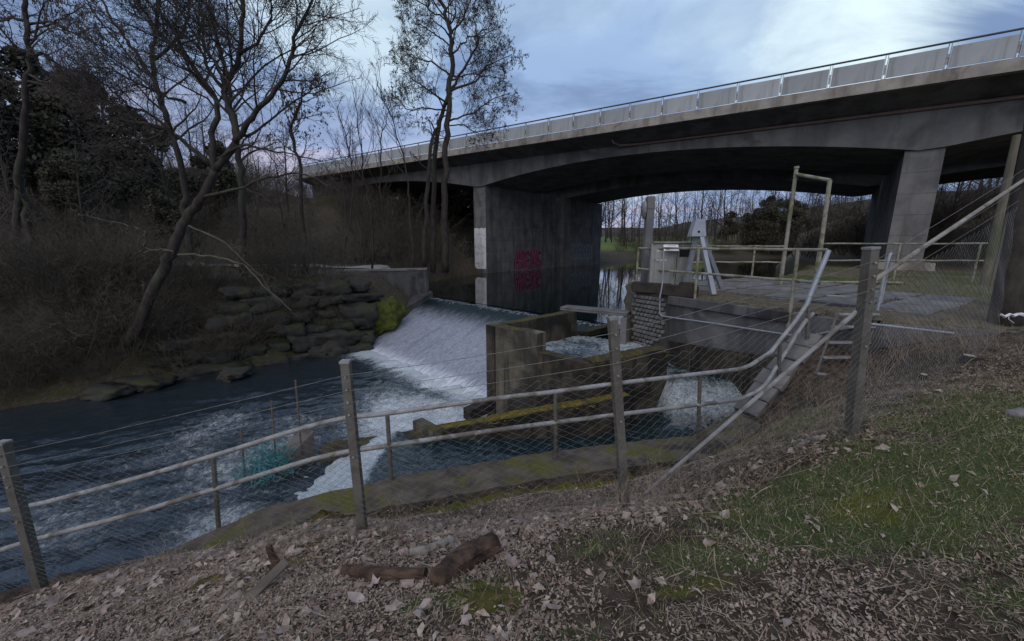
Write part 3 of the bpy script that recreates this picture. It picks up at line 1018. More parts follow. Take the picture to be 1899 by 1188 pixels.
moss_rim(dpts[5].xy + o1, dpts[6].xy + o1, dpts[5].z, dpts[6].z, .24, .05, parent=dvw, mat='moss_yellow')

# two stub beams that stick out into the river pool
for (a, b, lab) in ((at(866, 764, 7.35), at(912, 752, 7.9), 'short black timber stub jutting from the fish pass corner'),
                    (at(775, 790, 6.9), at(812, 806, 6.45), 'short mossy timber stub standing on the divider wall')):
    d = b - a
    mb = MB().box((0, 0, 0), (max(.42, d.length), .22, .26), math.atan2(d.y, d.x), bev=.012)
    m_ = 'beam_wood' if 'black' in lab else 'box_concrete'
    tag(mb.build('timber_stub', M[m_], loc=(a + b) / 2), lab, 'timber')

# sloping wing wall at the outfall
wl, wh = at(576, 796, 7.1), at(508, 864, 6.55)
d = Vector((wh.x - wl.x, wh.y - wl.y)).normalized()
nr = Vector((-d.y, d.x)) * -.30
mb = MB()
q0, q1_, q2_, q3 = (wl.xy + nr * .9, wl.xy - nr * .5, wh.xy - nr * .5, wh.xy + nr * .9)
b_ = [(p.x, p.y, -3.2) for p in (q0, q1_, q2_, q3)]
t_ = [(q0.x, q0.y, wl.z), (q1_.x, q1_.y, wl.z), (q2_.x, q2_.y, wh.z), (q3.x, q3.y, wh.z)]
mb.hexa(b_, t_)
ow = mb.build('wing_wall', surf('brown_concrete', (.095, .082, .072), (.15, .13, .115), 3, .9, .5, 14, c3=(.06, .05, .045), s3=1.6))
tag(ow, 'sloping brown concrete wing wall beside the foaming outfall', 'wall')

# edge wall of the walkway
ew = rough_wall([p[:2] for p in LEDGE][::-1], .58, -3.3, [p[2] for p in LEDGE][::-1], step=.22, amp=.014, seed=12)
tag(ew.build('walkway_ledge', surf('walkway_ledge', (.060, .048, .037), (.125, .102, .078), 5, .92, .7, 18, c3=(.035, .030, .025), s3=1.6, moss=(.11, .105, .022), moss_lo=.47, moss_hi=.60, moss_scale=1.3)),
    'mossy dirt-covered concrete ledge that carries the walkway handrail', 'ledge')

# sloping stone coping that climbs to the terrace
cb0, cb1 = Vector((3.72, 5.62, -1.02)), Vector((4.95, 6.12, .16))
cop = empty('sloped_coping', (cb0.x, cb0.y, -1.6))
tag(cop, 'sloping pale stone coping climbing beside the handrail to the terrace', 'coping')
dv = cb1 - cb0
ang = math.atan2(dv.y, dv.x)
sl_ = math.atan2(dv.z, dv.xy.length)
nr = Vector((-math.sin(ang), math.cos(ang), 0))
core = MB()
c0b = [cb0 + nr * .2, cb0 - nr * .2, cb1 - nr * .2, cb1 + nr * .2]
core.hexa([Vector((p.x, p.y, -3.0)) for p in c0b[::-1]], [p - Vector((0, 0, .07)) for p in c0b[::-1]])
core.build('core', M['pale_wall'], cop)
cuts = [0, .17, .33, .50, .66, .83, 1.0]
rn = random.Random(4)
for i in range(6):
    a, b = cb0.lerp(cb1, cuts[i] + .004), cb0.lerp(cb1, cuts[i + 1] - .004)
    c_ = (a + b) / 2
    L = (b - a).length
    mb = MB().box((0, 0, 0), (L, .42 + rn.uniform(-.05, .05), .09), 0, bev=.012)
    ob = mb.build('stone', M['path_stone'], cop, loc=c_ - cop.location + Vector((0, 0, rn.uniform(-.01, .01))))
    ob.rotation_euler = (rn.uniform(-.03, .03), -sl_ + rn.uniform(-.02, .02), ang)

# block-faced pier at the terrace corner
bp = empty('block_pier', (3.25, 9.9, -3.0))
tag(bp, 'pier of small square stone blocks under the control cabinet', 'pier')
fdir = (Vector((5.15, 6.45)) - Vector((3.25, 9.9))).normalized()
fn = Vector((-fdir.y, fdir.x)) * -1.0      # outwards over the water
if fn.x > 0:
    fn = -fn
bs = []
for k in range(5):
    mbk = MB().box((0, 0, 0), (.100 + .008 * (k - 2), .09, .092 + .005 * ((k * 3) % 5 - 2)), 0, bev=.014)
    mk = mbk.mesh('block')
    mk.materials.append(M['block'])
    bs.append(mk)
o0 = Vector((3.25, 9.9)) + fn * .02
rn = random.Random(9)
for r in range(13):
    z = .30 - r * .112
    nb = 8 if r < 9 else 8 - (r - 8)
    for c_ in range(nb):
        x = .07 + c_ * .121 + (.06 if r % 2 else 0) + rn.uniform(-.008, .008)
        p = o0 + fdir * x
        ob = link_mesh('block', bs[rn.randrange(5)], None, bp, loc=Vector((p.x, p.y, z)) - bp.location + Vector((fn.x, fn.y, 0)) * rn.uniform(-.01, .012))
        ob.rotation_euler = (rn.uniform(-.04, .04), rn.uniform(-.03, .03), math.atan2(fdir.y, fdir.x) + rn.uniform(-.04, .04))
    # the return face that looks upstream
    d2 = (Vector((3.9, 12.6)) - Vector((3.25, 9.9))).normalized()
    for c_ in range(6):
        p = Vector((3.25, 9.9)) + d2 * (.07 + c_ * .121 + (.06 if r % 2 else 0)) + Vector((-d2.y, d2.x)) * .02
        ob = link_mesh('block', bs[rn.randrange(5)], None, bp, loc=Vector((p.x, p.y, z)) - bp.location)
        ob.rotation_euler = (0, 0, math.atan2(d2.y, d2.x) + rn.uniform(-.04, .04))
back = MB().box((0, 0, 0), (1.12, .03, 1.6), math.atan2(fdir.y, fdir.x))
pc = Vector((3.25, 9.9)) + fdir * .56 + fn * .0
back.build('mortar_bed', M['mortar'], bp, loc=Vector((pc.x, pc.y, -.36)) - bp.location)

# algae-dark footing of the terrace wall above the churned water
wall_strip([(W_ + fn * .012) for W_ in (Vector((5.12, 6.50)), Vector((4.3, 7.99)), Vector((3.45, 9.54)))], -.10, -3.1, [-.42, -.58, -.72]).build('terrace_wall_footing', M['box_dark'])
tag(bpy.data.objects['terrace_wall_footing'], 'black algae-covered footing of the terrace wall above the churned water', 'footing')

# dark timber ledger along the top of the terrace wall
a, b = Vector((3.25, 9.9)) + fn * .05, Vector((5.05, 6.63)) + fn * .05
for (s0, s1, lab) in ((.30, .985, 'long dark timber edging along the terrace wall top'),):
    p, q_ = a.lerp(b, s0), a.lerp(b, s1)
    mb = MB().box((0, 0, 0), ((q_ - p).length, .12, .20), math.atan2(fdir.y, fdir.x), bev=.012)
    tag(mb.build('edge_timber', M['wet_wall'], loc=((p.x + q_.x) / 2, (p.y + q_.y) / 2, .335)), lab, 'timber')

# left cheek of the weir and the abutment wall above it
ck = MB()
top_a, top_b = C0 - CD * .02, C0 + WN * (FALL + .2) - CD * .02
wv = -CD * .45
zs = [ZU + .30, ZL + .22]
pl = [top_a, top_b, top_b + wv, top_a + wv]
ck.prism([(p.x, p.y) for p in pl], -3.6, [zs[0], zs[1], zs[1] + .15, zs[0] + .15])
tag(ck.build('weir_cheek', surf('weir_cheek_concrete', (.03, .03, .032), (.07, .068, .07), 1.6, .8, .6, 10, c3=(.02, .02, .02), s3=.8)), 'dark wet side wall along the far edge of the weir', 'wall')
aw = empty('abutment_wall', (-4.4, 19.5, -2))
tag(aw, 'grey concrete abutment wall with a pale coping on the far bank above the weir', 'wall')
pts = [(-8.3, 18.55), (-6.2, 18.85), (-4.35, 19.25), (-4.45, 20.4)]
wall_strip(pts[:3], .55, -3.0, [.34, .36, .38]).build('wall_body', surf('dark_abutment', (.035, .035, .036), (.085, .083, .082), .9, .9, .5, 9, c3=(.02, .02, .02), s3=.6, streak=(2.0, (.10, .10, .105), .5)), aw)
wall_strip([(-8.34, 18.50), (-6.2, 18.81), (-4.30, 19.21)], .64, [.343, .363, .383], [.43, .45, .47]).build('coping', M['path_stone'], aw)
wall_strip([(-4.40, 19.90), (-4.95, 21.6), (-5.6, 23.6)], .4, -3.0, [.28, .0, -.5]).build('return_wall', M['bridge_web'], aw)

# boulder revetment of the far bank
rv = empty('boulder_wall', (-7.5, 14.8, -3.0))
tag(rv, 'dry boulder revetment along the far bank below the path', 'stone wall')


def rock_mesh(seed, sx, sy, sz, name='boulder', sub=1, rough_=.16):
    rn_ = random.Random(seed)
    import bmesh
    bm = bmesh.new()
    bmesh.ops.create_cube(bm, size=1.0)
    bmesh.ops.subdivide_edges(bm, edges=bm.edges[:], cuts=sub, use_grid_fill=True)
    bmesh.ops.subdivide_edges(bm, edges=bm.edges[:], cuts=1, use_grid_fill=True)
    off = Vector((rn_.uniform(0, 50), rn_.uniform(0, 50), rn_.uniform(0, 50)))
    for v in bm.verts:
        p = v.co.copy()
        s = p.normalized() * .62
        p = p.lerp(s, .30)
        p *= 1 + rough_ * 2.4 * mnoise.noise(v.co * 1.7 + off) + rough_ * 1.3 * mnoise.noise(v.co * 5 + off)
        v.co = Vector((p.x * sx, p.y * sy, p.z * sz))
    me_ = bpy.data.meshes.new(name)
    bm.to_mesh(me_)
    bm.free()
    me_.polygons.foreach_set('use_smooth', [True] * len(me_.polygons))
    return me_


rocks = [rock_mesh(s, 1.0 + .2 * (s % 3), .8, .46 + .08 * (s % 2), 'boulder', 2, .24) for s in range(9)]
for r_ in rocks:
    r_.materials.append(M['boulder'])
rn = random.Random(31)
base = [(-12.6, 10.2), (-10.2, 12.5), (-8.0, 14.2), (-5.95, 15.45), (-5.0, 17.2)]
for row in range(6):
    s = rn.uniform(0, .5)
    tot = 0.0
    for i in range(len(base) - 1):
        a, b = Vector(base[i]), Vector(base[i + 1])
        L = (b - a).length
        d = (b - a).normalized()
        nr = Vector((-d.y, d.x))
        if nr.x > 0 and nr.y < 0:
            nr = -nr
        while s < tot + L:
            f_ = s - tot
            if (i > 0 or (f_ > 2.2 and row < 3)) and not (i == 3 and f_ > .3):
                p = a + d * f_ + nr * (.12 + row * .24)
                ob = link_mesh('boulder', rocks[rn.randrange(9)], None, rv, loc=Vector((p.x, p.y, ZL + .05 + row * .50 + rn.uniform(-.05, .05))) - rv.location)
                ob.rotation_euler = (rn.uniform(-.15, .15), rn.uniform(-.12, .12), math.atan2(d.y, d.x) + rn.uniform(-.25, .25))
                k = rn.uniform(.6, 1.3)
                ob.scale = (k, k, k * rn.uniform(.85, 1.1))
            s += rn.uniform(.85, 1.2)
        tot += L

# flat rocks at the far waterline
for i, (px, py, sx, lab) in enumerate(((395, 672, 1.5, 'broad mossy slab rock at the foot of the leaning tree'), (432, 694, .9, 'low wedge rock at the far waterline'),
                                       (330, 692, 1.2, 'flat mossy rock half under the leaning trunk'), (268, 712, 1.1, 'dark flat rock at the far waterline below the brush'), (215, 725, .8, 'small dark rock by the far waterline below the brush'))):
    p = onz(px, py, ZL + .12)
    mr = rock_mesh(50 + i, sx, .75, .34, 'shore_rock', 2, .3)
    mr.materials.append(M['boulder'])
    o = link_mesh('shore_rock', mr, None, None, loc=p)
    o.rotation_euler = (0, .08, R(-38 + 9 * i))
    tag(o, lab, 'rock', 'rocks along the far waterline')

# bright moss bank beside the weir crest
cm = at(706, 588, 16.4)
vs_, fs_ = [], []
n_u, n_v = 40, 26
for i in range(n_v + 1):
    th = math.pi * i / n_v
    for j in range(n_u):
        ph = 2 * math.pi * j / n_u
        d_ = Vector((math.sin(th) * math.cos(ph), math.sin(th) * math.sin(ph), math.cos(th)))
        k_ = 1 + .28 * mnoise.noise(d_ * 1.8 + Vector((3, 1, 7))) + .12 * mnoise.noise(d_ * 5) + .06 * mnoise.noise(d_ * 14)
        p = Vector((d_.x * .92, d_.y * .62, d_.z * .78)) * k_
        vs_.append(cm + Vector((p.x + .28 * p.z, p.y + .30 * p.z + .25, p.z)))
for i in range(n_v):
    for j in range(n_u):
        a_, b_ = i * n_u + j, i * n_u + (j + 1) % n_u
        fs_.append((a_, a_ + n_u, b_ + n_u, b_))
tag(MB().add(vs_, fs_).build('moss_bank', M['moss_green'], smooth=True), 'vivid green moss mound beside the weir on the far bank', 'moss', kind='stuff')

# ------------------------------------------------------------------ road bridge: two decks side by side on wall piers
BO = Vector((19.0, 18.3)); BD = Vector((-.818, .575)).normalized(); BN = Vector((.575, .818)).normalized()
GRADE, SKEW = .023, .085


def bpt(u, w, z):
    p = BO + BD * u + BN * w
    return Vector((p.x, p.y, z + GRADE * u))


PIERS = [-29.5, -.3, 28.8, 57.9]


def arch(u):
    for a, b in zip(PIERS[:-1], PIERS[1:]):
        if a <= u <= b:
            s = (u - a) / (b - a)
            return 6.25 + 1.38 * (1 - (2 * s - 1) ** 2)
    return 6.25


def sweep(mb, us, sect):
    """Sweep a closed (w, z) section along the bridge; z may depend on u."""
    n = None
    vs_, fs_ = [], []
    for i, u in enumerate(us):
        s = sect(u)
        n = len(s)
        vs_ += [bpt(u - SKEW * w * skew_on, w, z) for w, z in s]
        if i:
            for k in range(n):
                k2 = (k + 1) % n
                fs_.append(((i - 1) * n + k, (i - 1) * n + k2, i * n + k2, i * n + k))
    fs_.append(tuple(range(n)))
    fs_.append(tuple(range((len(us) - 1) * n, len(us) * n))[::-1])
    return mb.add(vs_, fs_)


skew_on = 0.0
US = [-29.5 + i * (87.4 / 92) for i in range(93)]
US_LONG = [-29.5, 0, 30, 58]


def build_bridge(w0, w1, label, parapet):
    global skew_on
    br = empty('road_bridge', bpt(-.3, w0 + 2.6, -1.5))
    tag(br, label, 'bridge', 'the two bridge decks over the river')
    skew_on = 0.0
    sweep(MB(), US_LONG, lambda u: [(w0 + .02, 8.67), (w0 + .36, 8.67), (w0 + .36, 9.17), (w0 + .02, 9.17)]).build('edge_beam', M['edge_concrete'], br)
    sweep(MB(), US_LONG, lambda u: [(w1 - .36, 8.67), (w1 - .02, 8.67), (w1 - .02, 9.17), (w1 - .36, 9.17)]).build('edge_beam', M['edge_concrete'], br)
    sweep(MB(), US_LONG, lambda u: [(w0 + .363, 8.70), (w0 + 2.3, 8.30), (w1 - 2.3, 8.30), (w1 - .363, 8.70), (w1 - .363, 9.02), (w0 + .363, 9.02)]).build('deck_slab', M['bridge_web'], br)
    sweep(MB(), US_LONG, lambda u: [(w0 + .37, 9.024), (w1 - .37, 9.024), (w1 - .37, 9.06), (w0 + .37, 9.06)]).build('road_surface', M['asphalt'], br)
    sweep(MB(), US, lambda u: [(w0 + 2.35, 8.297), (w0 + 2.45, arch(u)), (w1 - 2.45, arch(u)), (w1 - 2.35, 8.297)]).build('girder', M['bridge_web'], br)
    for i, pu in enumerate(PIERS[1:3]):
        ws = (w0 + (2.62 if parapet else 1.75), w1 + (1.1 if parapet else -1.7))
        b_, t_ = [], []
        for (du, w) in ((-.72, ws[0]), (-.72, ws[1]), (.72, ws[1]), (.72, ws[0])):
            uu = pu + du - SKEW * (w - 2.6)
            p = bpt(uu, w, 0)
            b_.append(Vector((p.x, p.y, -2.2)))
            t_.append(Vector((p.x, p.y, arch(pu) + GRADE * uu + .35)))
        MB().hexa(b_, t_).build('pier', M['concrete'], br)
    if not parapet:
        return br
    # parapet: posts every two metres, a plate hung in each bay, one handrail above
    pm = MB().box((0, 0, 0), (1.86, .03, .84), bev=.006).mesh('panel')
    pm.materials.append(M['panel'])
    qm = MB()
    for s in (-1, 1):
        qm.box((s * .045, 0, 0), (.022, .05, 1.06), bev=.003)
    qm.box((0, 0, -.12), (.05, .03, .42))
    qm.box((0, -.02, -.52), (.20, .12, .03))
    qm = qm.mesh('parapet_post')
    qm.materials.append(M['galv'])
    rz = math.atan2(BD.y, BD.x)
    k = 0
    u = -9.97
    while u < 57:
        c_ = bpt(u, w0 + .10, 9.70)
        ob = link_mesh('parapet_post', qm, None, br, loc=c_ - br.location)
        ob.rotation_euler = (0, -math.atan(GRADE), rz)
        c_ = bpt(u + 1.0, w0 + .08, 9.64)
        ob = link_mesh('panel', pm, None, br, loc=c_ - br.location)
        ob.rotation_euler = (0, -math.atan(GRADE), rz)
        u += 2.0
    MB().tube([bpt(-12, w0 + .10, 10.25), bpt(57, w0 + .10, 10.25)], .045, 8).build('handrail', M['dark_rail'], br)
    # drain pipe under the cantilever
    pts = [bpt(15.6, w0 + 1.35, 8.52), bpt(15.5, w0 + 1.4, 8.28), bpt(15.2, w0 + 1.9, 8.20), bpt(14.0, w0 + 2.22, 8.20), bpt(0, w0 + 2.24, 8.17), bpt(-29, w0 + 2.24, 8.13)]
    MB().tube(pts, .075, 8).build('drain_pipe', M['drain'], br)
    return br


near_bridge = build_bridge(0.0, 13.3, 'concrete road bridge deck with pale plate parapet and arched girder over the river', True)
far_bridge = build_bridge(14.3, 27.6, 'second concrete bridge deck close behind the one with the plate parapet', False)

# painted marks on the left pier: whitewash on its end and spray paint on its river face
def pier_face(w, z, out=.006):
    uu = 28.8 - .72 - SKEW * (w - 2.6) - out
    p = bpt(uu, w, 0)
    return Vector((p.x, p.y, z))


def pier_end(du, z, out=.006):
    w = 2.62 - out
    p = bpt(28.8 + du - SKEW * (w - 2.6), w, 0)
    return Vector((p.x, p.y, z))


mb = MB()
cols_, rows_ = 8, 10
vv = []
rn = random.Random(77)
for j in range(rows_ + 1):
    for i in range(cols_ + 1):
        z = -.62 + 3.85 * j / rows_ + (rn.uniform(-.06, .06) if j == rows_ else 0)
        vv.append(pier_end(-.715 + 1.43 * i / cols_, z))
ff = [(j * 9 + i, j * 9 + i + 1, j * 9 + i + 10, j * 9 + i + 9) for j in range(rows_) for i in range(cols_)]
mb.add(vv, ff)
wp = mb.build('whitewash', M['white_paint'], near_bridge)


def ribbon(pts, w, mp_, mb):
    """Flat spray-can stroke; pts are (along, up) and mp_ maps them to the wall."""
    P = [Vector(p) for p in pts]
    vs_ = []
    for i, p in enumerate(P):
        d = (P[min(i + 1, len(P) - 1)] - P[max(0, i - 1)])
        d = d.normalized() if d.length > 0 else Vector((1, 0))
        nn = Vector((-d.y, d.x)) * w / 2
        vs_ += [mp_(*(p + nn)), mp_(*(p - nn))]
    mb.add(vs_, [(2 * i, 2 * i + 1, 2 * i + 3, 2 * i + 2) for i in range(len(P) - 1)])


def bez(a, b, c, n=8):
    a, b, c = Vector(a), Vector(b), Vector(c)
    return [(1 - t) ** 2 * a + 2 * t * (1 - t) * b + t * t * c for t in [i / n for i in range(n + 1)]]


# fill cloud, then the angular wild-style strokes
rn = random.Random(5)
fill = MB()
st = MB()
glyphs = [  # jagged letters, each a list of strokes (along, up)
    [((0, -.9), (.05, .2), (.45, 1.25)), ((.45, 1.25), (.55, .1), (.75, -.85)), ((.1, -.1), (.4, .1), (.8, .0))],
    [((1.0, 1.1), (.9, .1), (.95, -.9)), ((.95, .1), (1.3, .3), (1.5, 1.2)), ((.95, .1), (1.3, -.2), (1.65, -.9))],
    [((1.9, 1.0), (1.75, 0), (1.95, -.85)), ((1.9, 1.0), (2.5, 1.2), (2.55, .6)), ((1.9, .1), (2.3, .2), (2.5, .15)), ((1.95, -.85), (2.3, -.9), (2.7, -.6))],
    [((2.9, -.9), (2.95, .3), (3.05, 1.2)), ((3.05, 1.2), (3.3, .2), (3.45, -.4)), ((3.45, -.4), (3.5, .6), (3.65, 1.3)), ((3.65, 1.3), (3.75, .1), (3.7, -.9))],
    [((4.0, .9), (4.5, 1.2), (4.55, .8)), ((4.0, .9), (3.9, .1), (4.5, .0)), ((4.5, .0), (4.8, -.6), (4.0, -.8))]]
for g in glyphs:
    for s in g:
        nf = len(fill.v) * .00004
        ribbon([(p.x * .98 + 6.95, p.y * .9 - .05) for p in bez(*s)], .46, lambda a, b: pier_face(a, max(b, -.93), .002 + nf), fill)
        ribbon([(p.x * .98 + 6.95, p.y + .05) for p in bez(*s)], .10, lambda a, b: pier_face(a, max(b, -.93), .024), st)
fill.build('graffiti_fill', M['magenta_dark'], near_bridge)
st.build('graffiti_lettering', M['pink_paint'], near_bridge)
# paler fainter pieces on the second pier
def pier2_face(w, z, out=.006):
    uu = 28.8 - .72 - SKEW * (w - 2.6) - out
    p = bpt(uu, w, 0)
    return Vector((p.x, p.y, z))


fl = MB()
for (wa, wb, zb_, zt_) in ((18.0, 23.4, -.2, 1.7),):
    vv = []
    for k in range(12):
        w = wa + (wb - wa) * k / 11
        vv += [pier2_face(w, zb_ + .15 * math.sin(k * 2.1), .004), pier2_face(w, zt_ + .12 * math.sin(k * 1.7), .004)]
    fl.add(vv, [(2 * k, 2 * k + 2, 2 * k + 3, 2 * k + 1) for k in range(11)])
fl.build('graffiti_fill', M['tag_white'], far_bridge)
st = MB()
for k in range(6):
    x = 18.3 + k * .85
    ribbon(bez((x, 1.5), (x - .2, .5), (x + .1, 0.0)), .16, lambda a, b: pier2_face(a, b, .008), st)
    ribbon(bez((x, 1.5), (x + .7, 1.4 - .5 * (k % 2)), (x + .45, .6)), .14, lambda a, b: pier2_face(a, b, .011), st)
    ribbon(bez((x, .7), (x + .5, .5 * (k % 3)), (x + .6, .1)), .12, lambda a, b: pier2_face(a, b, .014), st)
st.build('graffiti_lettering', M['tag_paint'], far_bridge)
# thin scribbled tag on the whitewash
st = MB()
for s in (((-.55, 1.3), (-.2, 1.9), (.1, 1.25)), ((.1, 1.25), (.3, 1.7), (.45, 1.2)), ((-.5, .9), (.0, .7), (.4, 1.0)), ((-.6, 2.5), (.1, 2.75), (.6, 2.55))):
    ribbon(bez(*s), .03, lambda a, b: pier_end(a, b, .010), st)
st.build('scribbled_tag', M['tag_paint'], near_bridge)

# footing ledge of the right pier
b_, t_ = [], []
for (du, w) in ((-1.15, 2.1), (-1.15, 9.0), (1.15, 9.0), (1.15, 2.1)):
    p = bpt(-.3 + du - SKEW * (w - 2.6), w, 0)
    b_.append(Vector((p.x, p.y, -.6))); t_.append(Vector((p.x, p.y, .72)))
MB().hexa(b_, t_).build('footing', M['edge_concrete'], near_bridge)

# ------------------------------------------------------------------ chain-link fence in front
PB = [Vector((-4.20, 3.03)), Vector((-1.23, 2.70)), Vector((.86, 2.57)), Vector((2.84, 2.90))]
PT = [at(5, 822, 3.03), at(641, 672, 2.70), at(1136, 592, 2.57), at(1615, 462, 2.90)]
PF = [at(74, 1082, 3.03), at(673, 985, 2.70), at(1158, 936, 2.57), at(1579, 792, 2.90)]
fence = empty('chain_link_fence', (PF[2].x, PF[2].y, PF[2].z))
tag(fence, 'chain-link fence with square steel posts and three top wires along the bank', 'fence')


def square_post(a, b, w, mat, parent, name='post', caps=True):
    d = (b - a).normalized()
    mb = MB()
    u = Vector((1, .1, 0)); u = (u - d * u.dot(d)).normalized(); v = d.cross(u)
    ring = [(-1, -1), (1, -1), (1, 1), (-1, 1)]
    c1 = [a + u * (i * w / 2) + v * (j * w / 2) for i, j in ring]
    c2 = [b + u * (i * w / 2) + v * (j * w / 2) for i, j in ring]
    mb.hexa(c1, c2)
    o = mb.build(name, mat, parent)
    if caps:
        mc = MB()
        e = w * .56
        c1 = [b + u * (i * e) + v * (j * e) for i, j in ring]
        c2 = [b + d * .018 + u * (i * e) + v * (j * e) for i, j in ring]
        mc.hexa(c1, c2)
        cp_ = mc.build('cap', M['galv'], o, loc=(0, 0, 0))
        for h in (.10, .20, .30, .40, .75):
            c_ = b - d * h - v * (w / 2 + .004)
            MB().tube([c_, c_ - v * .012], .009, 6).build('bolt', M['galv'], o, loc=(0, 0, 0))
    return o


for i in range(4):
    foot_ = PF[i] - (PT[i] - PF[i]).normalized() * .25
    square_post(foot_, PT[i], (.070, .064, .060, .070)[i], M['galv_dark'], fence)
# far end: nailed to the ivy trunk at the right
P4T, P4F = at(1893, 292, 4.6), at(1840, 640, 4.75)
PL_T, PL_F = PT[0] + (PT[0] - PT[1]) * .9, PF[0] + (PF[0] - PF[1]) * .9
TOPS = [PL_T] + PT + [P4T]
FEET = [PL_F] + PF + [P4F]


def along(i, s, h):
    """Point in bay i at fraction s and height fraction h of the posts."""
    f_ = FEET[i].lerp(FEET[i + 1], s)
    t_ = TOPS[i].lerp(TOPS[i + 1], s)
    return f_.lerp(t_, h)


WIRE_H = (.94, .855, .79)
rn = random.Random(3)
for i in range(5):
    for h in WIRE_H:
        sag = .012
        pts = []
        for k in range(13):
            s = k / 12
            p = along(i, s, h) - Vector((0, 0, sag * 4 * s * (1 - s))) + Vector((0, -.04, 0))
            pts.append(p)
        mb = MB().tube(pts, .0019, 4)
        if i in (1, 2, 3, 4):
            for k in range(int(9)):
                p = pts[1 + k % 11] + (pts[2 + k % 11] - pts[1 + k % 11]) * rn.random()
                d = Vector((rn.uniform(-1, 1), rn.uniform(-1, 1), rn.uniform(-1, 1))).normalized() * .014
                mb.tube([p - d, p + d], .0013, 3)
        mb.build('top_wire', M['wire'], fence)
# woven mesh, one panel per bay
for i in range(5):
    L = (FEET[i + 1] - FEET[i]).length
    nW = int(L / .054)
    H = .76
    hgt = (TOPS[i] - FEET[i]).length * H
    nH = max(8, int(hgt / .027))
    vs_, fs_ = [], []
    mb = MB()
    for w in range(nW):
        pts = []
        for r in range(nH + 1):
            s = (w + .5 + (.5 if (r + w) % 2 else -.5)) / nW
            p = along(i, min(1, max(0, s)), .015 + (H - .015) * r / nH)
            bul = .020 * math.sin(s * 9 + i) * math.sin(r / nH * 3.1) + .012 * math.sin(s * 31 + r * .4)
            pts.append(p + Vector((0, -.042 + bul + (.004 if (w + r) % 2 else -.004), 0)))
        mb.tube(pts, .0014, 3, cap=False)
    o = mb.build('mesh_panel', M['wire'], fence)
# diagonal braces
MB().tube([at(1595, 572, 2.93), hit(1172, 934) + Vector((.02, .05, -.05))], .017, 8).build('brace', M['galv'], fence)
MB().tube([at(1617, 522, 2.95), at(1899, 333, 4.55)], .018, 8).build('brace', M['grey_wood'], fence)

# ------------------------------------------------------------------ tubular handrail of the walkway
rail = empty('walkway_handrail', (.6, 4.80, -1.25))
tag(rail, 'grey tubular handrail with two rails along the walkway above the side channel', 'handrail')


def smooth_path(pts, n=6):
    """Catmull-Rom through the points."""
    P = [Vector(p) for p in pts]
    P = [P[0] * 2 - P[1]] + P + [P[-1] * 2 - P[-2]]
    out = []
    for i in range(1, len(P) - 2):
        p0, p1, p2, p3 = P[i - 1], P[i], P[i + 1], P[i + 2]
        for k in range(n):
            t = k / n
            out.append(.5 * ((2 * p1) + (-p0 + p2) * t + (2 * p0 - 5 * p1 + 4 * p2 - p3) * t * t + (-p0 + 3 * p1 - 3 * p2 + p3) * t ** 3))
    out.append(P[-2])
    return out


top_pts = [at(-60, 955, 3.95), at(55, 938, 4.0), at(230, 893, 4.1), at(395, 845, 4.2), at(520, 806, 4.22), at(575, 790, 4.22), at(640, 775, 4.22), at(720, 766, 4.24), at(900, 741, 4.5),
           at(1030, 726, 4.72), at(1150, 710, 4.84), at(1297, 693, 5.05), at(1372, 684, 5.42), at(1392, 677, 5.48), at(1430, 652, 5.66), at(1447, 630, 5.76), at(1476, 594, 5.9), at(1497, 563, 6.02)]
low_pts = [at(-60, 1040, 3.95), at(65, 1000, 4.0), at(230, 957, 4.1), at(400, 906, 4.2), at(530, 866, 4.22), at(585, 850, 4.22), at(640, 838, 4.22), at(720, 826, 4.24), at(900, 800, 4.5),
           at(1030, 783, 4.72), at(1150, 768, 4.84), at(1297, 750, 5.05), at(1370, 741, 5.42), at(1393, 733, 5.48), at(1420, 712, 5.6), at(1440, 680, 5.76), at(1462, 645, 5.86), at(1490, 600, 6.0), at(1508, 581, 6.08)]
MB().tube(smooth_path(top_pts[:13]) + [p for p in top_pts[13:]], .030, 10).build('top_rail', M['galv'], rail)
MB().tube(smooth_path(low_pts[:13]) + smooth_path(low_pts[13:], 4)[1:], .030, 10).build('lower_rail', M['galv'], rail)
MB().tube([at(1497, 563, 6.02), at(1502, 548, 6.03), at(1537, 464, 6.1)], .036, 10).build('riser', M['blue_steel'], rail)
for (px, y0, y1, Y) in ((395, 845, 968, 4.2), (718, 766, 893, 4.24), (1030, 726, 842, 4.72), (1298, 693, 815, 5.05), (1447, 632, 706, 5.74), (1500, 566, 640, 6.02)):
    a, b = at(px, y0, Y), at(px + (8 if px < 800 else -2 if px > 1200 else 1), y1, Y)
    MB().tube([a, b - Vector((0, 0, .15))], .027, 8).build('post', M['galv_dark'], rail)

# ------------------------------------------------------------------ handrails of the terrace
def tube_rail(name, label, post_px, z_top, z_mid, mat, rad=.024, Zb=ZT, end=None):
    r_ = empty(name, (post_px[0][0], post_px[0][1], Zb))
    tag(r_, label, 'railing', 'railings round the terrace')
    P = [Vector((x, y, 0)) for x, y in post_px]
    rn_ = random.Random(len(label))
    for p in P:
        MB().tube([Vector((p.x, p.y, Zb - .3)), Vector((p.x + rn_.uniform(-.02, .02), p.y, z_top))], rad * 1.1, 8).build('post', M[mat], r_)
    for z, nm in ((z_top, 'top_rail'), (z_mid, 'lower_rail')):
        pts = []
        for a, b in zip(P[:-1], P[1:]):
            for k in range(4):
                q_ = a.lerp(b, k / 4)
                pts.append(Vector((q_.x, q_.y, z + rn_.uniform(-.012, .012))))
        pts.append(Vector((P[-1].x, P[-1].y, z)))
        if end is not None:
            pts.append(Vector((end[0], end[1], z)))
        MB().tube(pts, rad, 8).build(nm, M[mat], r_)
    return r_


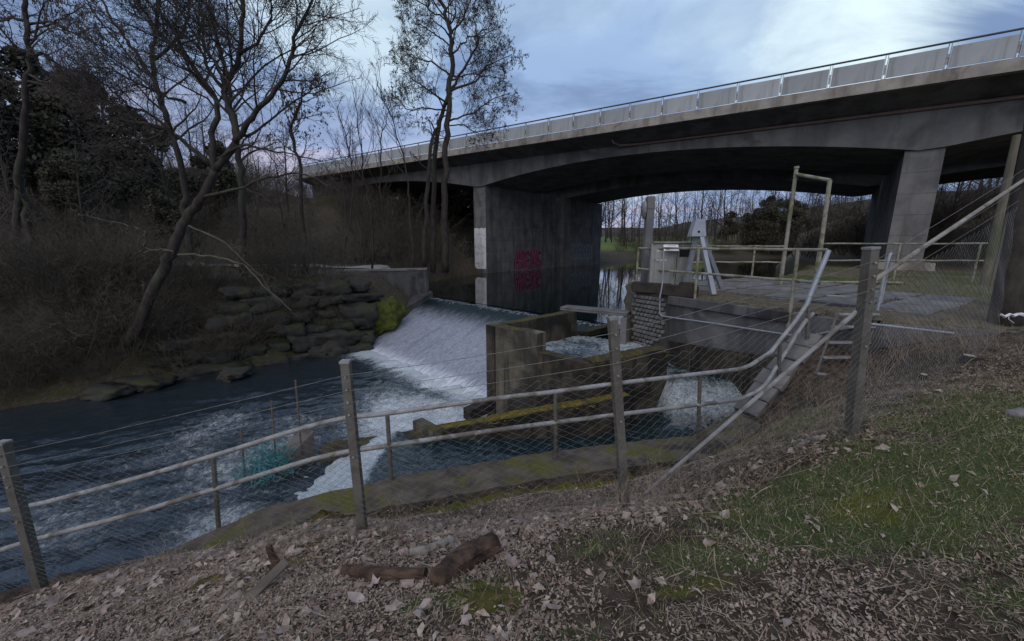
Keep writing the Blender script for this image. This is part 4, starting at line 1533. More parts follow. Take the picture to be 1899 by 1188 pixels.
w0_ = Vector((3.25, 9.9)); w1_ = Vector((5.15, 6.45))
tube_rail('terrace_railing', 'lichened pipe railing along the terrace edge above the retaining wall',
          [(3.32, 10.1), (w0_.lerp(w1_, .42).x + .08, w0_.lerp(w1_, .42).y), (4.98, 6.66)], 1.53, 1.0, 'rail_moss', .027, end=(5.02, 6.12))
tube_rail('terrace_railing', 'lichened pipe railing at the back of the terrace behind the tripod', [(4.6, 12.6), (6.6, 12.75), (8.1, 12.8), (9.1, 12.85)], 1.58, 1.05, 'rail_moss', .027)
tube_rail('terrace_railing', 'long lichened pipe railing on the grass below the bridge pier', [(9.9, 12.4), (12.3, 12.2), (14.6, 12.0), (16.2, 11.9)], 1.66, 1.13, 'rail_moss', .026)

# ------------------------------------------------------------------ things on the terrace
# paving slabs
pv = empty('terrace_paving', (7, 9.5, ZT))
tag(pv, kind='structure')
rn = random.Random(14)
slabs = []
for k in range(4):
    mk = MB().box((0, 0, 0), (1.06 + .04 * k, .82 - .03 * k, .10), bev=.012).mesh('slab')
    mk.materials.append(M['path_stone'])
    slabs.append(mk)
rz = math.atan2(-.86, .5)
ex, ey = Vector((.5, -.866)), Vector((.866, .5))
for i in range(7):
    for j in range(4):
        p = Vector((4.45, 10.35)) + ex * (i * .92 - 1.0) + ey * (.3 + j * 1.16 + .2 * (i % 2))
        if not inside(np.array(p.x), np.array(p.y), TERR) or (i > 4 and j > 2) or poly_dist(np.array(p.x), np.array(p.y), TERR + TERR[:1]) < .55:
            continue
        ob = link_mesh('slab', slabs[rn.randrange(4)], None, pv, loc=Vector((p.x, p.y, ZT + .028 + rn.uniform(-.012, .012))) - pv.location)
        ob.rotation_euler = (rn.uniform(-.012, .012), rn.uniform(-.012, .012), math.atan2(ey.y, ey.x) + rn.uniform(-.03, .03))

# control cabinet
cabp = at(1237, 527, 9.6)
cab = empty('control_cabinet', (cabp.x, cabp.y, ZT))
cab.rotation_euler = (0, 0, R(-14))
tag(cab, 'weathered grey metal control cabinet with a tilted white notice on the terrace corner', 'cabinet')


def part(mb, name, mat, parent, smooth=False):
    return link_mesh(name, mb.mesh(name, smooth), M[mat], parent, loc=(0, 0, 0))


part(MB().box((-.16, 0, .60), (.60, .42, 1.2), bev=.01), 'body', 'cabinet', cab)
part(MB().box((.345, .02, .60), (.37, .38, 1.2), bev=.01), 'side_cabinet', 'cabinet', cab)
part(MB().box((.09, 0, 1.225), (1.02, .52, .04), bev=.008), 'lid', 'cabinet', cab)
part(MB().box((-.13, -.225, .55), (.46, .02, .95), bev=.006), 'door', 'cabinet', cab)
part(MB().box((.345, -.178, 1.0), (.28, .02, .24), bev=.004), 'window', 'black', cab)
mb = MB()
for r in range(2):
    for c_ in range(3):
        mb.box((-.30 + c_ * .09, -.225, 1.02 - r * .22), (.06, .022, .014))
part(mb, 'vent_slots', 'paper', cab)
part(MB().box((.10, -.222, .45), (.02, .03, .10), bev=.004), 'door_handle', 'dark_rail', cab)
part(MB().box((-.02, -.30, 1.10), (.34, .24, .015), rx=R(38)), 'notice', 'paper', cab)
mb = MB()
for k, (x, l) in enumerate(((-.05, .20), (-.03, .14), (.0, .18))):
    mb.box((x, -.30 - .01 + (k - 1) * .05, 1.106 + (k - 1) * .039), (l, .008, .004), rx=R(38))
part(mb, 'notice_lines', 'tag_paint', cab)

# concrete post with a round reflector behind the cabinet
pp = at(1196, 520, 10.6)
gp = empty('gauge_post', (pp.x, pp.y, ZT))
tag(gp, 'grey concrete post with a round convex disc behind the control cabinet', 'post')
part(MB().box((0, 0, 1.22), (.20, .18, 2.45), bev=.02), 'post', 'concrete', gp)
mb = MB()
K = 20
vs_ = []
for r_, y in ((0, -.05), (.12, -.04), (.22, -.015), (.235, .0), (.235, .03)):
    for k in range(K):
        a = 2 * math.pi * k / K
        vs_.append((-.16 + y * .9, r_ * math.cos(a) * .6, 2.1 + r_ * math.sin(a)))
fs_ = [(i * K + k, i * K + (k + 1) % K, i * K + K + (k + 1) % K, i * K + K + k) for i in range(4) for k in range(K)]
part(mb.add(vs_, fs_), 'disc', 'galv', gp, True)

# pale steel tripod hoist
ta = at(1297, 408, 8.9)
tp = empty('tripod_hoist', (ta.x, ta.y, ZT))
tag(tp, 'pale blue-grey steel tripod hoist standing on the paving', 'hoist')
apex = ta - tp.location
feet = [at(1268, 530, 9.3), at(1323, 545, 8.55), at(1340, 528, 9.6)]
for f_ in feet:
    b = Vector((f_.x, f_.y, ZT + .06)) - tp.location
    a = apex + Vector((0, 0, -.12)) + (b - apex) * .03
    d = (b - a)
    mb = MB()
    u = Vector((0, 1, 0)); u = (u - d.normalized() * u.dot(d.normalized())).normalized(); v = d.normalized().cross(u)
    w = .05
    c1 = [b + u * i * w + v * j * w for i, j in ((-1, -1), (1, -1), (1, 1), (-1, 1))]
    c2 = [a + u * i * w * .8 + v * j * w * .8 for i, j in ((-1, -1), (1, -1), (1, 1), (-1, 1))]
    part(mb.hexa(c1, c2), 'leg', 'blue_steel', tp)
mb = MB()
mb.hexa([apex + Vector((x, y, -.36)) for x, y in ((-.20, -.11), (.14, -.11), (.14, .11), (-.20, .11))], [apex + Vector((x, y, 0.02)) for x, y in ((-.115, -.09), (.09, -.09), (.09, .09), (-.115, .09))])
part(mb, 'head_plate', 'blue_steel', tp)
part(MB().tube([apex + Vector((-.04, -.10, -.26)), apex + Vector((-.04, -.118, -.26))], .025, 10), 'bolt_hole', 'black', tp)

# notched beams lying under the cabinet
for (pa, pb, Y0, Y1, lab) in ((at(1180, 528, 9.75), at(1240, 532, 9.2), 0, 0, 'thick black timber beam beneath the left side of the cabinet'),
                              (at(1228, 531, 9.15), at(1290, 535, 8.6), 0, 0, 'thick black notched timber beam beneath the right side of the cabinet')):
    d = pb - pa
    mb = MB().box((0, 0, 0), (d.length + .1, .20, .26), math.atan2(d.y, d.x), bev=.02)
    if 'notched' in lab:
        mb.box(Vector((d.x, d.y, 0)).normalized() * (d.length * .3) + Vector((0, 0, .15)), (d.length * .45, .19, .12), math.atan2(d.y, d.x), bev=.015)
    c_ = (pa + pb) / 2
    tag(mb.build('timber_beam', M['beam_wood'], loc=(c_.x - .03, c_.y - .03, ZT + .11)), lab, 'beam')

# conduit from the cabinet down and along the wall
W0, W1 = Vector((3.25, 9.9)), Vector((5.15, 6.45))
def wallp(s, z, out=.06):
    p = W0.lerp(W1, s) + fn * out
    return Vector((p.x, p.y, z))
cpts = [at(1231, 465, 9.0), at(1229, 520, 9.0)] + [wallp(.235, .38, .16), wallp(.225, .30, .10), wallp(.225, .02, .08), wallp(.24, -.06, .08), wallp(.27, -.075, .08), wallp(.6, -.02, .07), wallp(1.0, .03, .07)]
tail = [at(1612, 600, 5.55), at(1770, 618, 4.95)]
MBc = MB().tube(smooth_path(cpts, 3) + tail, .017, 8)
tag(MBc.build('conduit', M['blue_steel']), 'thin pale conduit running from the cabinet along the terrace wall', 'conduit')

# tall pipe frame
gf_ = empty('pipe_frame', (at(1450, 515, 10.4).x, 10.4, ZT))
tag(gf_, 'tall lichened goal-shaped pipe frame standing at the back of the paving', 'frame')
a0, a1 = at(1449, 516, 10.4), at(1477, 312, 10.4)
b0, b1 = at(1516, 510, 9.4), at(1539, 334, 9.4)
for p, q_ in ((a0, a1), (b0, b1)):
    MB().tube([Vector((p.x, p.y, ZT - .2)), q_], .045, 10).build('upright', M['rail_moss'], gf_)
MB().tube([a1 + Vector((0, 0, -.14)), b1], .042, 10).build('crossbar', M['rail_moss'], gf_)
MB().tube([a1, a1 + Vector((0, 0, .05))], .06, 10).build('end_cap', M['rail_moss'], gf_)

# ladder down the retaining wall with its grab rails
lad = empty('wall_ladder', (5.2, 5.55, -.4))
tag(lad, 'steel ladder with flat rungs fixed to the terrace wall', 'ladder')
for (x0, y0, x1, y1) in ((1514, 690, 1556, 572), (1592, 700, 1628, 578)):
    a, b = at(x0, y0, 5.45), at(x1, y1, 5.75)
    MB().tube([a, b], .016, 6).build('stile', M['galv_dark'], lad)
for t_ in (0.02, .27, .50, .74, .94):
    a = at(1514, 690, 5.45).lerp(at(1556, 572, 5.75), t_)
    b = at(1592, 700, 5.45).lerp(at(1628, 578, 5.75), t_)
    mb = MB().box((a + b) / 2, ((b - a).length, .09, .022), math.atan2((b - a).y, (b - a).x))
    mb.build('rung', M['galv'], lad)
hp = smooth_path([at(1627, 575, 5.75), at(1634, 540, 5.75), at(1641, 505, 5.75), at(1650, 474, 5.75), at(1653, 471, 5.85), at(1650, 480, 6.1), at(1642, 520, 6.25), at(1633, 562, 6.25)], 3)
MB().tube(hp, .020, 8).build('grab_rail', M['blue_steel'], lad)

# loose pale rod on the grass
tag(MB().tube([Vector((6.75, 8.05, ZT + .10)), Vector((7.6, 7.85, ZT + .07)), Vector((9.2, 7.9, ZT + .06))], .014, 6).build('loose_rod', M['galv']), 'thin pale metal rod lying on the terrace grass', 'rod')
dk = MB().box((0, 0, 0), (2.2, .10, .06), R(-58), bev=.008)
tag(dk.build('drain_channel', M['dark_rail'], loc=(6.0, 7.35, ZT + .055)), 'dark metal drain channel at the front of the paving', 'drain')
tag(MB().box((0, 0, 0), (3.0, .12, .05), R(-6), bev=.01).build('plank', M['grey_wood'], loc=(9.9, 11.2, ZT + .09)), 'grey plank lying at the back edge of the paving', 'plank')

# twin poles and the trunks at the right
for (x0, y0, x1, y1, Y, r_, lab) in ((1828, 522, 1886, 250, 11.2, .115, 'slim mossy wooden pole rising at the end of the long railing'), (1846, 520, 1903, 280, 10.6, .10, 'second mossy wooden pole leaning beside its slim twin')):
    a, b = at(x0, y0, Y), at(x1, y1, Y)
    a = Vector((a.x, a.y, ZT - .2))
    pts = [a.lerp(b, k / 6) for k in range(7)]
    tag(MB().tube(pts, [r_ * (1 - .05 * k) for k in range(7)], 10).build('wooden_pole', M['pole_wood']), lab, 'pole')
tag(MB().tube([at(1858, 640, 5.5), at(1872, 540, 5.6), at(1890, 430, 5.7), at(1903, 350, 5.8), at(1922, 250, 5.9), at(1935, 120, 6.0), at(1960, -60, 6.2)],
              [.19, .15, .135, .13, .125, .12, .11], 12, jit=.06, rnd=random.Random(2)).build('tree_trunk', M['bark'], smooth=True), 'thick dark rough trunk that carries the fence wires beside the terrace', 'tree trunk')
tag(MB().tube([at(1884, 570, 6.9), at(1890, 500, 7.0), at(1903, 420, 7.1), at(1935, 200, 7.3), at(1960, 0, 7.5)], [.24, .19, .175, .16, .15], 12, jit=.04, rnd=random.Random(6)).build('tree_trunk', M['pale_bark'], smooth=True),
    'pale silvery trunk standing just behind the thick dark one', 'tree trunk')
# crumpled barrier tape
rn = random.Random(8)
pts = [at(1856 + k * 8, 584 + rn.uniform(-3, 3), 5.25) for k in range(8)]
mb = MB().tube(pts, [.012, .024, .018, .022, .014, .02, .024, .02], 6, jit=.4, rnd=rn)
mb.tube([pts[2], pts[2] + Vector((-.02, -.02, -.07)), pts[3] + Vector((0, -.02, -.10))], .005, 4)
tag(mb.build('barrier_tape', M['plastic']), 'crumpled red and white barrier tape by the thick dark trunk', 'tape')

# netting snagged on stakes in the river
stk = []
for i, (x, y0, y1, lab) in enumerate(((447, 797, 885, 'short rusty stake in the teal net'), (503, 744, 840, 'middle rusty stake in the teal net with a pale tip'), (548, 706, 792, 'tall thin rusty stake nearest the wing wall'))):
    Y = 6.3 + .25 * i
    a, b = at(x, y0, Y), at(x + 4, y1, Y)
    mb = MB().tube([a, Vector((b.x, b.y, -3.1))], .018, 6)
    mb.tube([a, a + Vector((0, 0, .012))], .022, 6)
    tag(mb.build('stake', M['rust']), lab, 'stake', 'stakes in the river')
    stk.append(Vector((b.x, b.y, -2.3)))
rn = random.Random(12)
mb = MB()
c0_, c1_ = stk[0] + Vector((.10, .0, -.25)), stk[1] + Vector((.10, 0, .05))
for k in range(260):
    t_ = rn.random()
    p = c0_.lerp(c1_, t_) + Vector((rn.gauss(0, .11), rn.gauss(0, .12), rn.gauss(0, .17) - .02))
    q_ = [p]
    for s in range(5):
        q_.append(q_[-1] + Vector((rn.gauss(.02, .06), rn.gauss(0, .05), rn.gauss(-.02, .06))))
    mb.tube(q_, .0055, 3, cap=False)
tag(mb.build('tangled_net', M['net']), 'teal net tangled round the stakes in the river', 'net')

# ------------------------------------------------------------------ things on the near bank
def log_mesh(pts, rad, seed, k=26, amp=.16):
    rn_ = random.Random(seed)
    mb = MB()
    n = len(pts)
    P = [Vector(p) for p in pts]
    vs_ = []
    ph = [rn_.uniform(-1, 1) for _ in range(k)]
    for i, p in enumerate(P):
        d = (P[min(i + 1, n - 1)] - P[max(i - 1, 0)]).normalized()
        u = (Vector((0, 0, 1)) - d * d.z).normalized()
        v = d.cross(u)
        for j in range(k):
            a = 2 * math.pi * j / k
            r = rad[i] * (1 + amp * (.5 * ph[j] + 1.4 * mnoise.noise((math.cos(a) * 1.6, math.sin(a) * 1.6, i * .35 + seed))) + rn_.uniform(-.07, .07))
            vs_.append(p + u * math.cos(a) * r + v * math.sin(a) * r)
    fs_ = [(i * k + j, i * k + (j + 1) % k, i * k + k + (j + 1) % k, i * k + k + j) for i in range(n - 1) for j in range(k)]
    fs_ += [tuple(range(k - 1, -1, -1)), tuple(range((n - 1) * k, n * k))]
    return mb.add(vs_, fs_)


def lay(pts_px, rad, seed, name, label, mat, lift=.7, n=9, amp=.16, cat='log'):
    P = [hit(*p) for p in pts_px]
    P = [p + Vector((0, 0, r * lift)) for p, r in zip(P, rad)]
    path = smooth_path(P, 9)
    rr = np.interp(np.linspace(0, 1, len(path)), np.linspace(0, 1, len(rad)), rad)
    o = log_mesh(path, list(rr), seed, amp=amp).build(name, M[mat], smooth=False)
    return tag(o, label, cat)


lay([(812, 1088), (860, 1055), (918, 1018)], [.055, .08, .06], 3, 'rotten_log', 'split reddish brown log chunk tilted up among the leaves', 'old_wood', .8)
lay([(640, 1062), (700, 1070), (790, 1070)], [.036, .042, .036], 5, 'rotten_log', 'low decaying log lying level in the litter beside the reddish chunk', 'old_wood', .45, amp=.12)
lay([(760, 1030), (800, 1022), (838, 1005)], [.028, .035, .03], 7, 'rotten_log', 'thin crumbling branch piece behind the reddish log chunk', 'grey_wood', .5)
lay([(1090, 940), (1120, 930), (1150, 930)], [.018, .022, .02], 17, 'root', 'mossy arched root at the foot of the middle fence post', 'pole_wood', .7, cat='root')
# stubby cut stem and a tilted board
p = hit(512, 1052)
mb = log_mesh([p + Vector((.01, 0, -.05)), p + Vector((0, 0, .04)), p + Vector((-.02, 0, .11)), p + Vector((-.03, .0, .17))], [.032, .026, .022, .021], 9, 10)
tag(mb.build('cut_stem', M['old_wood']), 'short upright cut stem by the fence foot', 'stump')
bd = hit(478, 1105)
mb = MB().box((0, 0, 0), (.36, .075, .014), R(62), ry=R(-14), bev=.003)
tag(mb.build('board', M['lumber_dirty'], loc=bd + Vector((0, .02, .035))), 'narrow pale board half sunk in the leaf litter', 'board')
# sawn stumps at the foot of the terrace
for (px, py, r_, lab) in ((1797, 662, .055, 'pale sawn stump at the foot of the terrace wall'), (1712, 700, .035, 'small sawn stump amid brambles on the slope')):
    p = at(px, py, 4.45)
    p.z = gz_at(p.x, p.y)
    st_ = empty('sawn_stump', p)
    tag(st_, lab, 'stump')
    MB().tube([p + Vector((0, 0, -.1)), p + Vector((0, 0, .07))], [r_ * 1.15, r_], 12).build('stem', M['bark'], st_)
    MB().tube([p + Vector((0, 0, .0701)), p + Vector((0, 0, .078))], r_ * .93, 12).build('cut_face', M['cut_wood'], st_)
for i, (px, py, sx, lab) in enumerate(((1888, 770, .085, 'pale flat stone in the grass below the thick trunk'), (1790, 716, .035, 'small white stone at the edge of the grass'), (1308, 930, .03, 'small pale stone among the leaves at the grass edge'))):
    p = hit(px, py)
    mr = rock_mesh(80 + i, sx * 1.3, sx, sx * .6, 'stone')
    mr.materials.append(M['stone'])
    tag(link_mesh('stone', mr, None, None, loc=p + Vector((0, 0, sx * .15))), lab, 'stone')

# ------------------------------------------------------------------ trees
def rot_about(v, axis, a):
    return Matrix.Rotation(a, 3, axis) @ v


class Cfg:
    def __init__(self, n=(8, 6, 5), ratio=(.42, .5, .5), ang=(50, 48, 42), wig=(.10, .16, .20, .22), up=(.02, .05, .06, .04), segs=(7, 6, 4, 3),
                 sides=(8, 5, 3, 3), rmin=.0035, rr=.45, tip=None, lo=.2):
        self.__dict__.update(locals())


def side_branches(tw, pts, rad, L, lvl, cfg, rn, tips):
    n = cfg.n[lvl]
    m = len(pts)
    for k in range(n):
        t = cfg.lo + (1 - cfg.lo) * (k + rn.random()) / n
        x = t * (m - 1)
        i = min(int(x), m - 2)
        p = pts[i].lerp(pts[i + 1], x - i)
        d = (pts[i + 1] - pts[i]).normalized()
        r0 = rad[i] + (rad[i + 1] - rad[i]) * (x - i)
        ax = d.orthogonal().normalized()
        ax = rot_about(ax, d, rn.uniform(0, 2 * math.pi))
        nd = rot_about(d, ax, R(cfg.ang[lvl] + rn.uniform(-14, 14)))
        nl = L * cfg.ratio[lvl] * (1.15 - .6 * t) * rn.uniform(.7, 1.25)
        grow(tw, p, nd, nl, max(cfg.rmin, min(r0 * .75, r0 * cfg.rr + .001)), lvl + 1, cfg, rn, tips)


def grow(tw, p, d, L, r, lvl, cfg, rn, tips):
    sg = cfg.segs[min(lvl, 3)]
    w, up = cfg.wig[min(lvl, 3)], cfg.up[min(lvl, 3)]
    pts = [p.copy()]
    st = L / sg
    for s in range(sg):
        d = (d + Vector((rn.gauss(0, w), rn.gauss(0, w), rn.gauss(0, w) + up))).normalized()
        pts.append(pts[-1] + d * st)
    re = max(cfg.rmin * .6, r * .35)
    rad = [r + (re - r) * i / sg for i in range(sg + 1)]
    tw.tube(pts, rad, cfg.sides[min(lvl, 3)], cap=False)
    if lvl < len(cfg.n):
        side_branches(tw, pts, rad, L, lvl, cfg, rn, tips)
    else:
        tips.append((pts[-1], pts[len(pts) // 2]))


def px_path(pts, Y, dY=0.0, n=4):
    P = [at(x, y, Y + dY * i / max(1, len(pts) - 1)) for i, (x, y) in enumerate(pts)]
    P = smooth_path(P, n)
    rw = random.Random(int(pts[0][0] * 7 + pts[-1][1]))
    for i in range(1, len(P) - 1):      # knees and crooks
        P[i] = P[i] + Vector((rw.gauss(0, 1), rw.gauss(0, 1), rw.gauss(0, .7))) * Y * .0022
    return P


def limb(tw, tk, pts, r0, r1, cfg, rn, tips, L=None, lvl=0, extend=0.0):
    """A drawn limb: thick tube plus grown side branches."""
    if extend:
        d = (pts[-1] - pts[-3]).normalized()
        for k in range(5):
            d = (d + Vector((rn.gauss(0, .1), rn.gauss(0, .1), rn.gauss(.05, .1)))).normalized()
            pts.append(pts[-1] + d * extend / 5)
    n = len(pts)
    rad = [r0 + (r1 - r0) * (i / (n - 1)) ** .8 for i in range(n)]
    tk.tube(pts, rad, 9, jit=.10, rnd=rn)
    ln = sum((a - b).length for a, b in zip(pts[:-1], pts[1:]))
    side_branches(tw, pts, rad, L or ln, lvl, cfg, rn, tips)
    return ln


def catkins(tips, rn, prob, size, drop=.02):
    """Small cones and catkins hanging at the twig ends."""
    mb = MB()
    for a, b in tips:
        for p in (a, b):
            if rn.random() < prob:
                for k in range(rn.randint(1, 3)):
                    c_ = p + Vector((rn.gauss(0, .03), rn.gauss(0, .03), -drop + rn.gauss(0, .02)))
                    s = size * rn.uniform(.6, 1.3)
                    vs_ = [c_ + Vector((s * .5, 0, 0)), c_ + Vector((-s * .25, s * .43, 0)), c_ + Vector((-s * .25, -s * .43, 0)), c_ + Vector((0, 0, s * .9)), c_ - Vector((0, 0, s * 1.2))]
                    mb.add(vs_, [(0, 1, 3), (1, 2, 3), (2, 0, 3), (1, 0, 4), (2, 1, 4), (0, 2, 4)])
    return mb


def finish(name, label, base, tk, tw, bark='bark', twig='twig', cat='tree', group=None, extra=()):
    root = empty(name, base)
    tag(root, label, cat, group)
    tk.build('trunk', M[bark], root, smooth=True)
    tw.build('crown', M[twig], root)
    for nm, mb, mt in extra:
        if mb.n:
            mb.build(nm, M[mt], root)
    return root


# --- the alder leaning out from the far bank
rn = random.Random(101)
tk, tw, tips = MB(), MB(), []
Y1 = 11.2
cf = Cfg(n=(20, 10, 8), ratio=(.36, .46, .52), rr=.42, rmin=.0052)
trunk = px_path([(205, 705), (230, 650), (262, 590), (300, 505), (323, 462), (347, 404), (376, 364), (398, 315)], Y1, .3)
n = len(trunk)
tk.tube(trunk, [.165 - .06 * i / (n - 1) for i in range(n)], 12, jit=.09, rnd=rn)
cl = Cfg(n=(9, 6, 5), ratio=(.30, .5, .5), rr=.4, rmin=.0042, lo=.25)
limb(tw, tk, px_path([(398, 315), (436, 262), (428, 210), (416, 170), (421, 150), (444, 105), (448, 40), (455, -30)], Y1 + .3, .4), .105, .04, cf, rn, tips, 7.5, extend=1.6)
limb(tw, tk, px_path([(434, 262), (461, 226), (485, 194), (521, 154), (537, 109), (547, 73), (562, 35)], Y1 + .3, -.6), .085, .025, cf, rn, tips, 6.0, extend=1.2)
limb(tw, tk, px_path([(398, 315), (391, 245), (404, 190), (360, 125), (328, 70), (300, 25), (285, -20)], Y1 + .3, .8), .085, .03, cf, rn, tips, 6.5, extend=1.5)
limb(tw, tk, px_path([(392, 305), (339, 263), (307, 238), (250, 226), (206, 220), (174, 198), (133, 172)], Y1 + .3, -1.2), .065, .016, cf, rn, tips, 5.0)
limb(tw, tk, px_path([(420, 165), (390, 135), (372, 95), (330, 55), (290, 40)], Y1 + .5, -.5), .05, .015, cf, rn, tips, 5.0)
limb(tw, tk, px_path([(418, 160), (400, 120), (380, 85), (375, 40), (380, -10)], Y1 + .5, .8), .05, .016, cf, rn, tips, 5.0)
limb(tw, tk, px_path([(445, 100), (480, 75), (500, 40), (505, 0), (520, -40)], Y1 + .5, -.5), .045, .015, cf, rn, tips, 5.0)
limb(tw, tk, px_path([(440, 255), (480, 240), (520, 205), (570, 170), (605, 150)], Y1 + .3, .8), .045, .012, cl, rn, tips, 4.5)
limb(tw, tk, px_path([(404, 295), (440, 272), (477, 271), (525, 283), (598, 299)], Y1 + .3, -.8), .05, .012, cl, rn, tips, 4.5)
limb(tw, tk, px_path([(380, 364), (444, 351), (497, 327), (566, 323), (610, 345)], Y1 + .2, -1.2), .055, .012, cl, rn, tips, 4.0)
limb(tw, tk, px_path([(345, 190), (300, 175), (245, 150), (205, 128), (160, 120)], Y1 + .6, -.6), .04, .012, cf, rn, tips, 4.5)
limb(tw, tk, px_path([(330, 255), (285, 215), (240, 195), (200, 160), (150, 140), (110, 110)], Y1 + .5, .9), .045, .012, cf, rn, tips, 4.8)
dead = MB()
rn2 = random.Random(7)
cd = Cfg(n=(5, 4, 3), ratio=(.28, .5, .5), rr=.4, rmin=.005, wig=(.1, .2, .25, .25), up=(0, -.02, 0, 0), lo=.3)
dt = []
limb(dead, dead, px_path([(322, 466), (270, 458), (268, 432), (240, 418), (190, 408), (145, 398)], Y1 - .1, -.8), .030, .010, cd, rn2, dt, 2.2)
limb(dead, dead, px_path([(322, 470), (300, 462), (265, 468), (262, 466)], Y1, -.5), .028, .02, cd, rn2, dt, 1.0)
limb(dead, dead, px_path([(330, 472), (390, 475), (450, 492), (490, 530), (540, 575)], Y1, -1.0), .032, .010, cd, rn2, dt, 2.6)
limb(dead, dead, px_path([(350, 418), (400, 440), (440, 470), (480, 512), (520, 560)], Y1, -.5), .026, .008, cd, rn2, dt, 2.6)
finish('alder_tree', 'large bare tree leaning out over the river from the far bank', trunk[0], tk, tw, 'bark', 'twig', extra=(('dead_limb', dead, 'pale_twig'),))
print('alder', tw.n, len(tips))

# --- straight stem behind it
rn = random.Random(102)
tk, tw, tips = MB(), MB(), []
st_ = px_path([(352, 480), (345, 400), (339, 330), (323, 259), (299, 190), (287, 141), (281, 97), (289, 52), (295, -10)], 15.0, .5)
limb(tw, tk, st_, .13, .045, Cfg(n=(18, 9, 7), ratio=(.30, .45, .5), rmin=.005, lo=.3), rn, tips, 8.0, extend=2.0)
limb(tw, tk, px_path([(288, 150), (250, 95), (225, 60), (200, 20), (180, -20)], 15.2, .5), .07, .025, Cfg(n=(12, 7, 5), ratio=(.36, .45, .5), rmin=.005), rn, tips, 5.0, extend=1)
limb(tw, tk, px_path([(285, 110), (320, 80), (345, 40), (355, -10)], 15.3, -.5), .06, .025, Cfg(n=(11, 7, 5), ratio=(.36, .45, .5), rmin=.005), rn, tips, 5.0, extend=1)
finish('bare_tree', 'slim upright bare tree close behind the leaning one', st_[0], tk, tw, 'bark', 'twig')
# --- another stem seen between the limbs
rn = random.Random(112)
tk, tw, tips = MB(), MB(), []
st_ = px_path([(452, 520), (450, 420), (447, 330), (440, 262), (428, 205), (424, 150)], 16.5, .3)
limb(tw, tk, st_, .15, .06, Cfg(n=(15, 8, 7), ratio=(.30, .45, .5), rmin=.005, lo=.35), rn, tips, 7.0, extend=3.0)
finish('bare_tree', 'grey bare tree on the bank between the leaning one and the small catkin tree', st_[0], tk, tw, 'bark', 'twig')

# --- double-stemmed tree at the left edge
rn = random.Random(103)
tk, tw, tips = MB(), MB(), []
Y2 = 13.6
cf = Cfg(n=(12, 7, 6), ratio=(.30, .45, .5), rmin=.005)
st_ = px_path([(48, 572), (35, 500), (30, 430), (38, 330), (46, 240), (50, 155), (58, 115), (55, 75), (47, 20), (42, -40)], Y2)
limb(tw, tk, st_, .125, .05, Cfg(n=(12, 8, 6), ratio=(.26, .45, .5), rmin=.005, lo=.45), rn, tips, 8.0, extend=2.0)
limb(tw, tk, px_path([(86, 575), (70, 520), (62, 470), (50, 400), (40, 330)], Y2 + .1), .17, .09, Cfg(n=(4, 5, 4), ratio=(.2, .45, .5), rmin=.005), rn, tips, 4.0)
for pl_, r_ in (([(47, 38), (20, 33), (-20, 38), (-60, 20)], .05), ([(50, 45), (90, 40), (140, 62), (155, 58), (200, 50)], .04), ([(57, 112), (80, 98), (105, 120), (150, 137), (230, 172)], .055),
                ([(52, 150), (20, 152), (-30, 150)], .05), ([(56, 60), (90, 45), (130, 30), (160, 5)], .035), ([(50, 150), (110, 165), (160, 170), (210, 190)], .04)):
    limb(tw, tk, px_path(pl_, Y2, rn.uniform(-1, 1)), r_, .012, cf, rn, tips, 4.5)
finish('bare_tree', 'twin-stemmed dark bare tree at the wooded end of the far bank', st_[0], tk, tw, 'bark', 'twig', extra=(('cones', catkins(tips, rn, .25, .035), 'catkin'),))

# --- many-stemmed alder by the bridge
rn = random.Random(104)
tk, tw, tips = MB(), MB(), []
Y3 = 22.5
cf = Cfg(n=(17, 9, 7), ratio=(.36, .46, .5), rmin=.0066, rr=.42)
c2 = Cfg(n=(7, 6, 5), ratio=(.22, .45, .5), rmin=.0068, lo=.45)
st_ = px_path([(826, 505), (824, 400), (826, 290), (832, 215), (836, 150), (838, 90), (834, 50), (820, 15), (808, -25)], Y3)
limb(tw, tk, st_, .21, .06, Cfg(n=(16, 8, 6), ratio=(.26, .46, .5), rmin=.0068, lo=.42), rn, tips, 9.0, extend=.8)
limb(tw, tk, px_path([(803, 505), (803, 400), (807, 285), (815, 225), (832, 175)], Y3 + .3), .17, .10, c2, rn, tips, 7.0)
limb(tw, tk, px_path([(786, 500), (790, 400), (796, 300), (802, 250), (815, 235)], Y3 - .3), .15, .06, c2, rn, tips, 6.0)
for pl_, r_ in (([(836, 165), (865, 120), (886, 80), (880, 35), (890, 5)], .085), ([(835, 168), (880, 150), (905, 122), (950, 100)], .075), ([(834, 192), (800, 170), (770, 150), (742, 128)], .06),
                ([(836, 140), (800, 115), (762, 105), (740, 80)], .055), ([(830, 225), (870, 212), (910, 188), (948, 172)], .055), ([(828, 230), (858, 232), (885, 248), (910, 240)], .04),
                ([(836, 65), (858, 32), (872, 5), (880, -30)], .055), ([(832, 40), (800, 20), (780, 5), (760, -10)], .045), ([(838, 100), (870, 70), (900, 55), (915, 30)], .05),
                ([(838, 90), (805, 62), (775, 45), (760, 30)], .045), ([(832, 205), (790, 200), (760, 205), (735, 180)], .045), ([(833, 150), (870, 135), (900, 140), (940, 145)], .045)):
    limb(tw, tk, px_path(pl_, Y3, rn.uniform(-1.4, 1.4)), r_, .016, cf, rn, tips, 5.0)
finish('alder_tree', 'tall bare alder with cones and several stems in front of the bridge', st_[0], tk, tw, 'bark', 'twig', extra=(('cones', catkins(tips, rn, .10, .045), 'catkin'),))
print('bridge alder', tw.n)

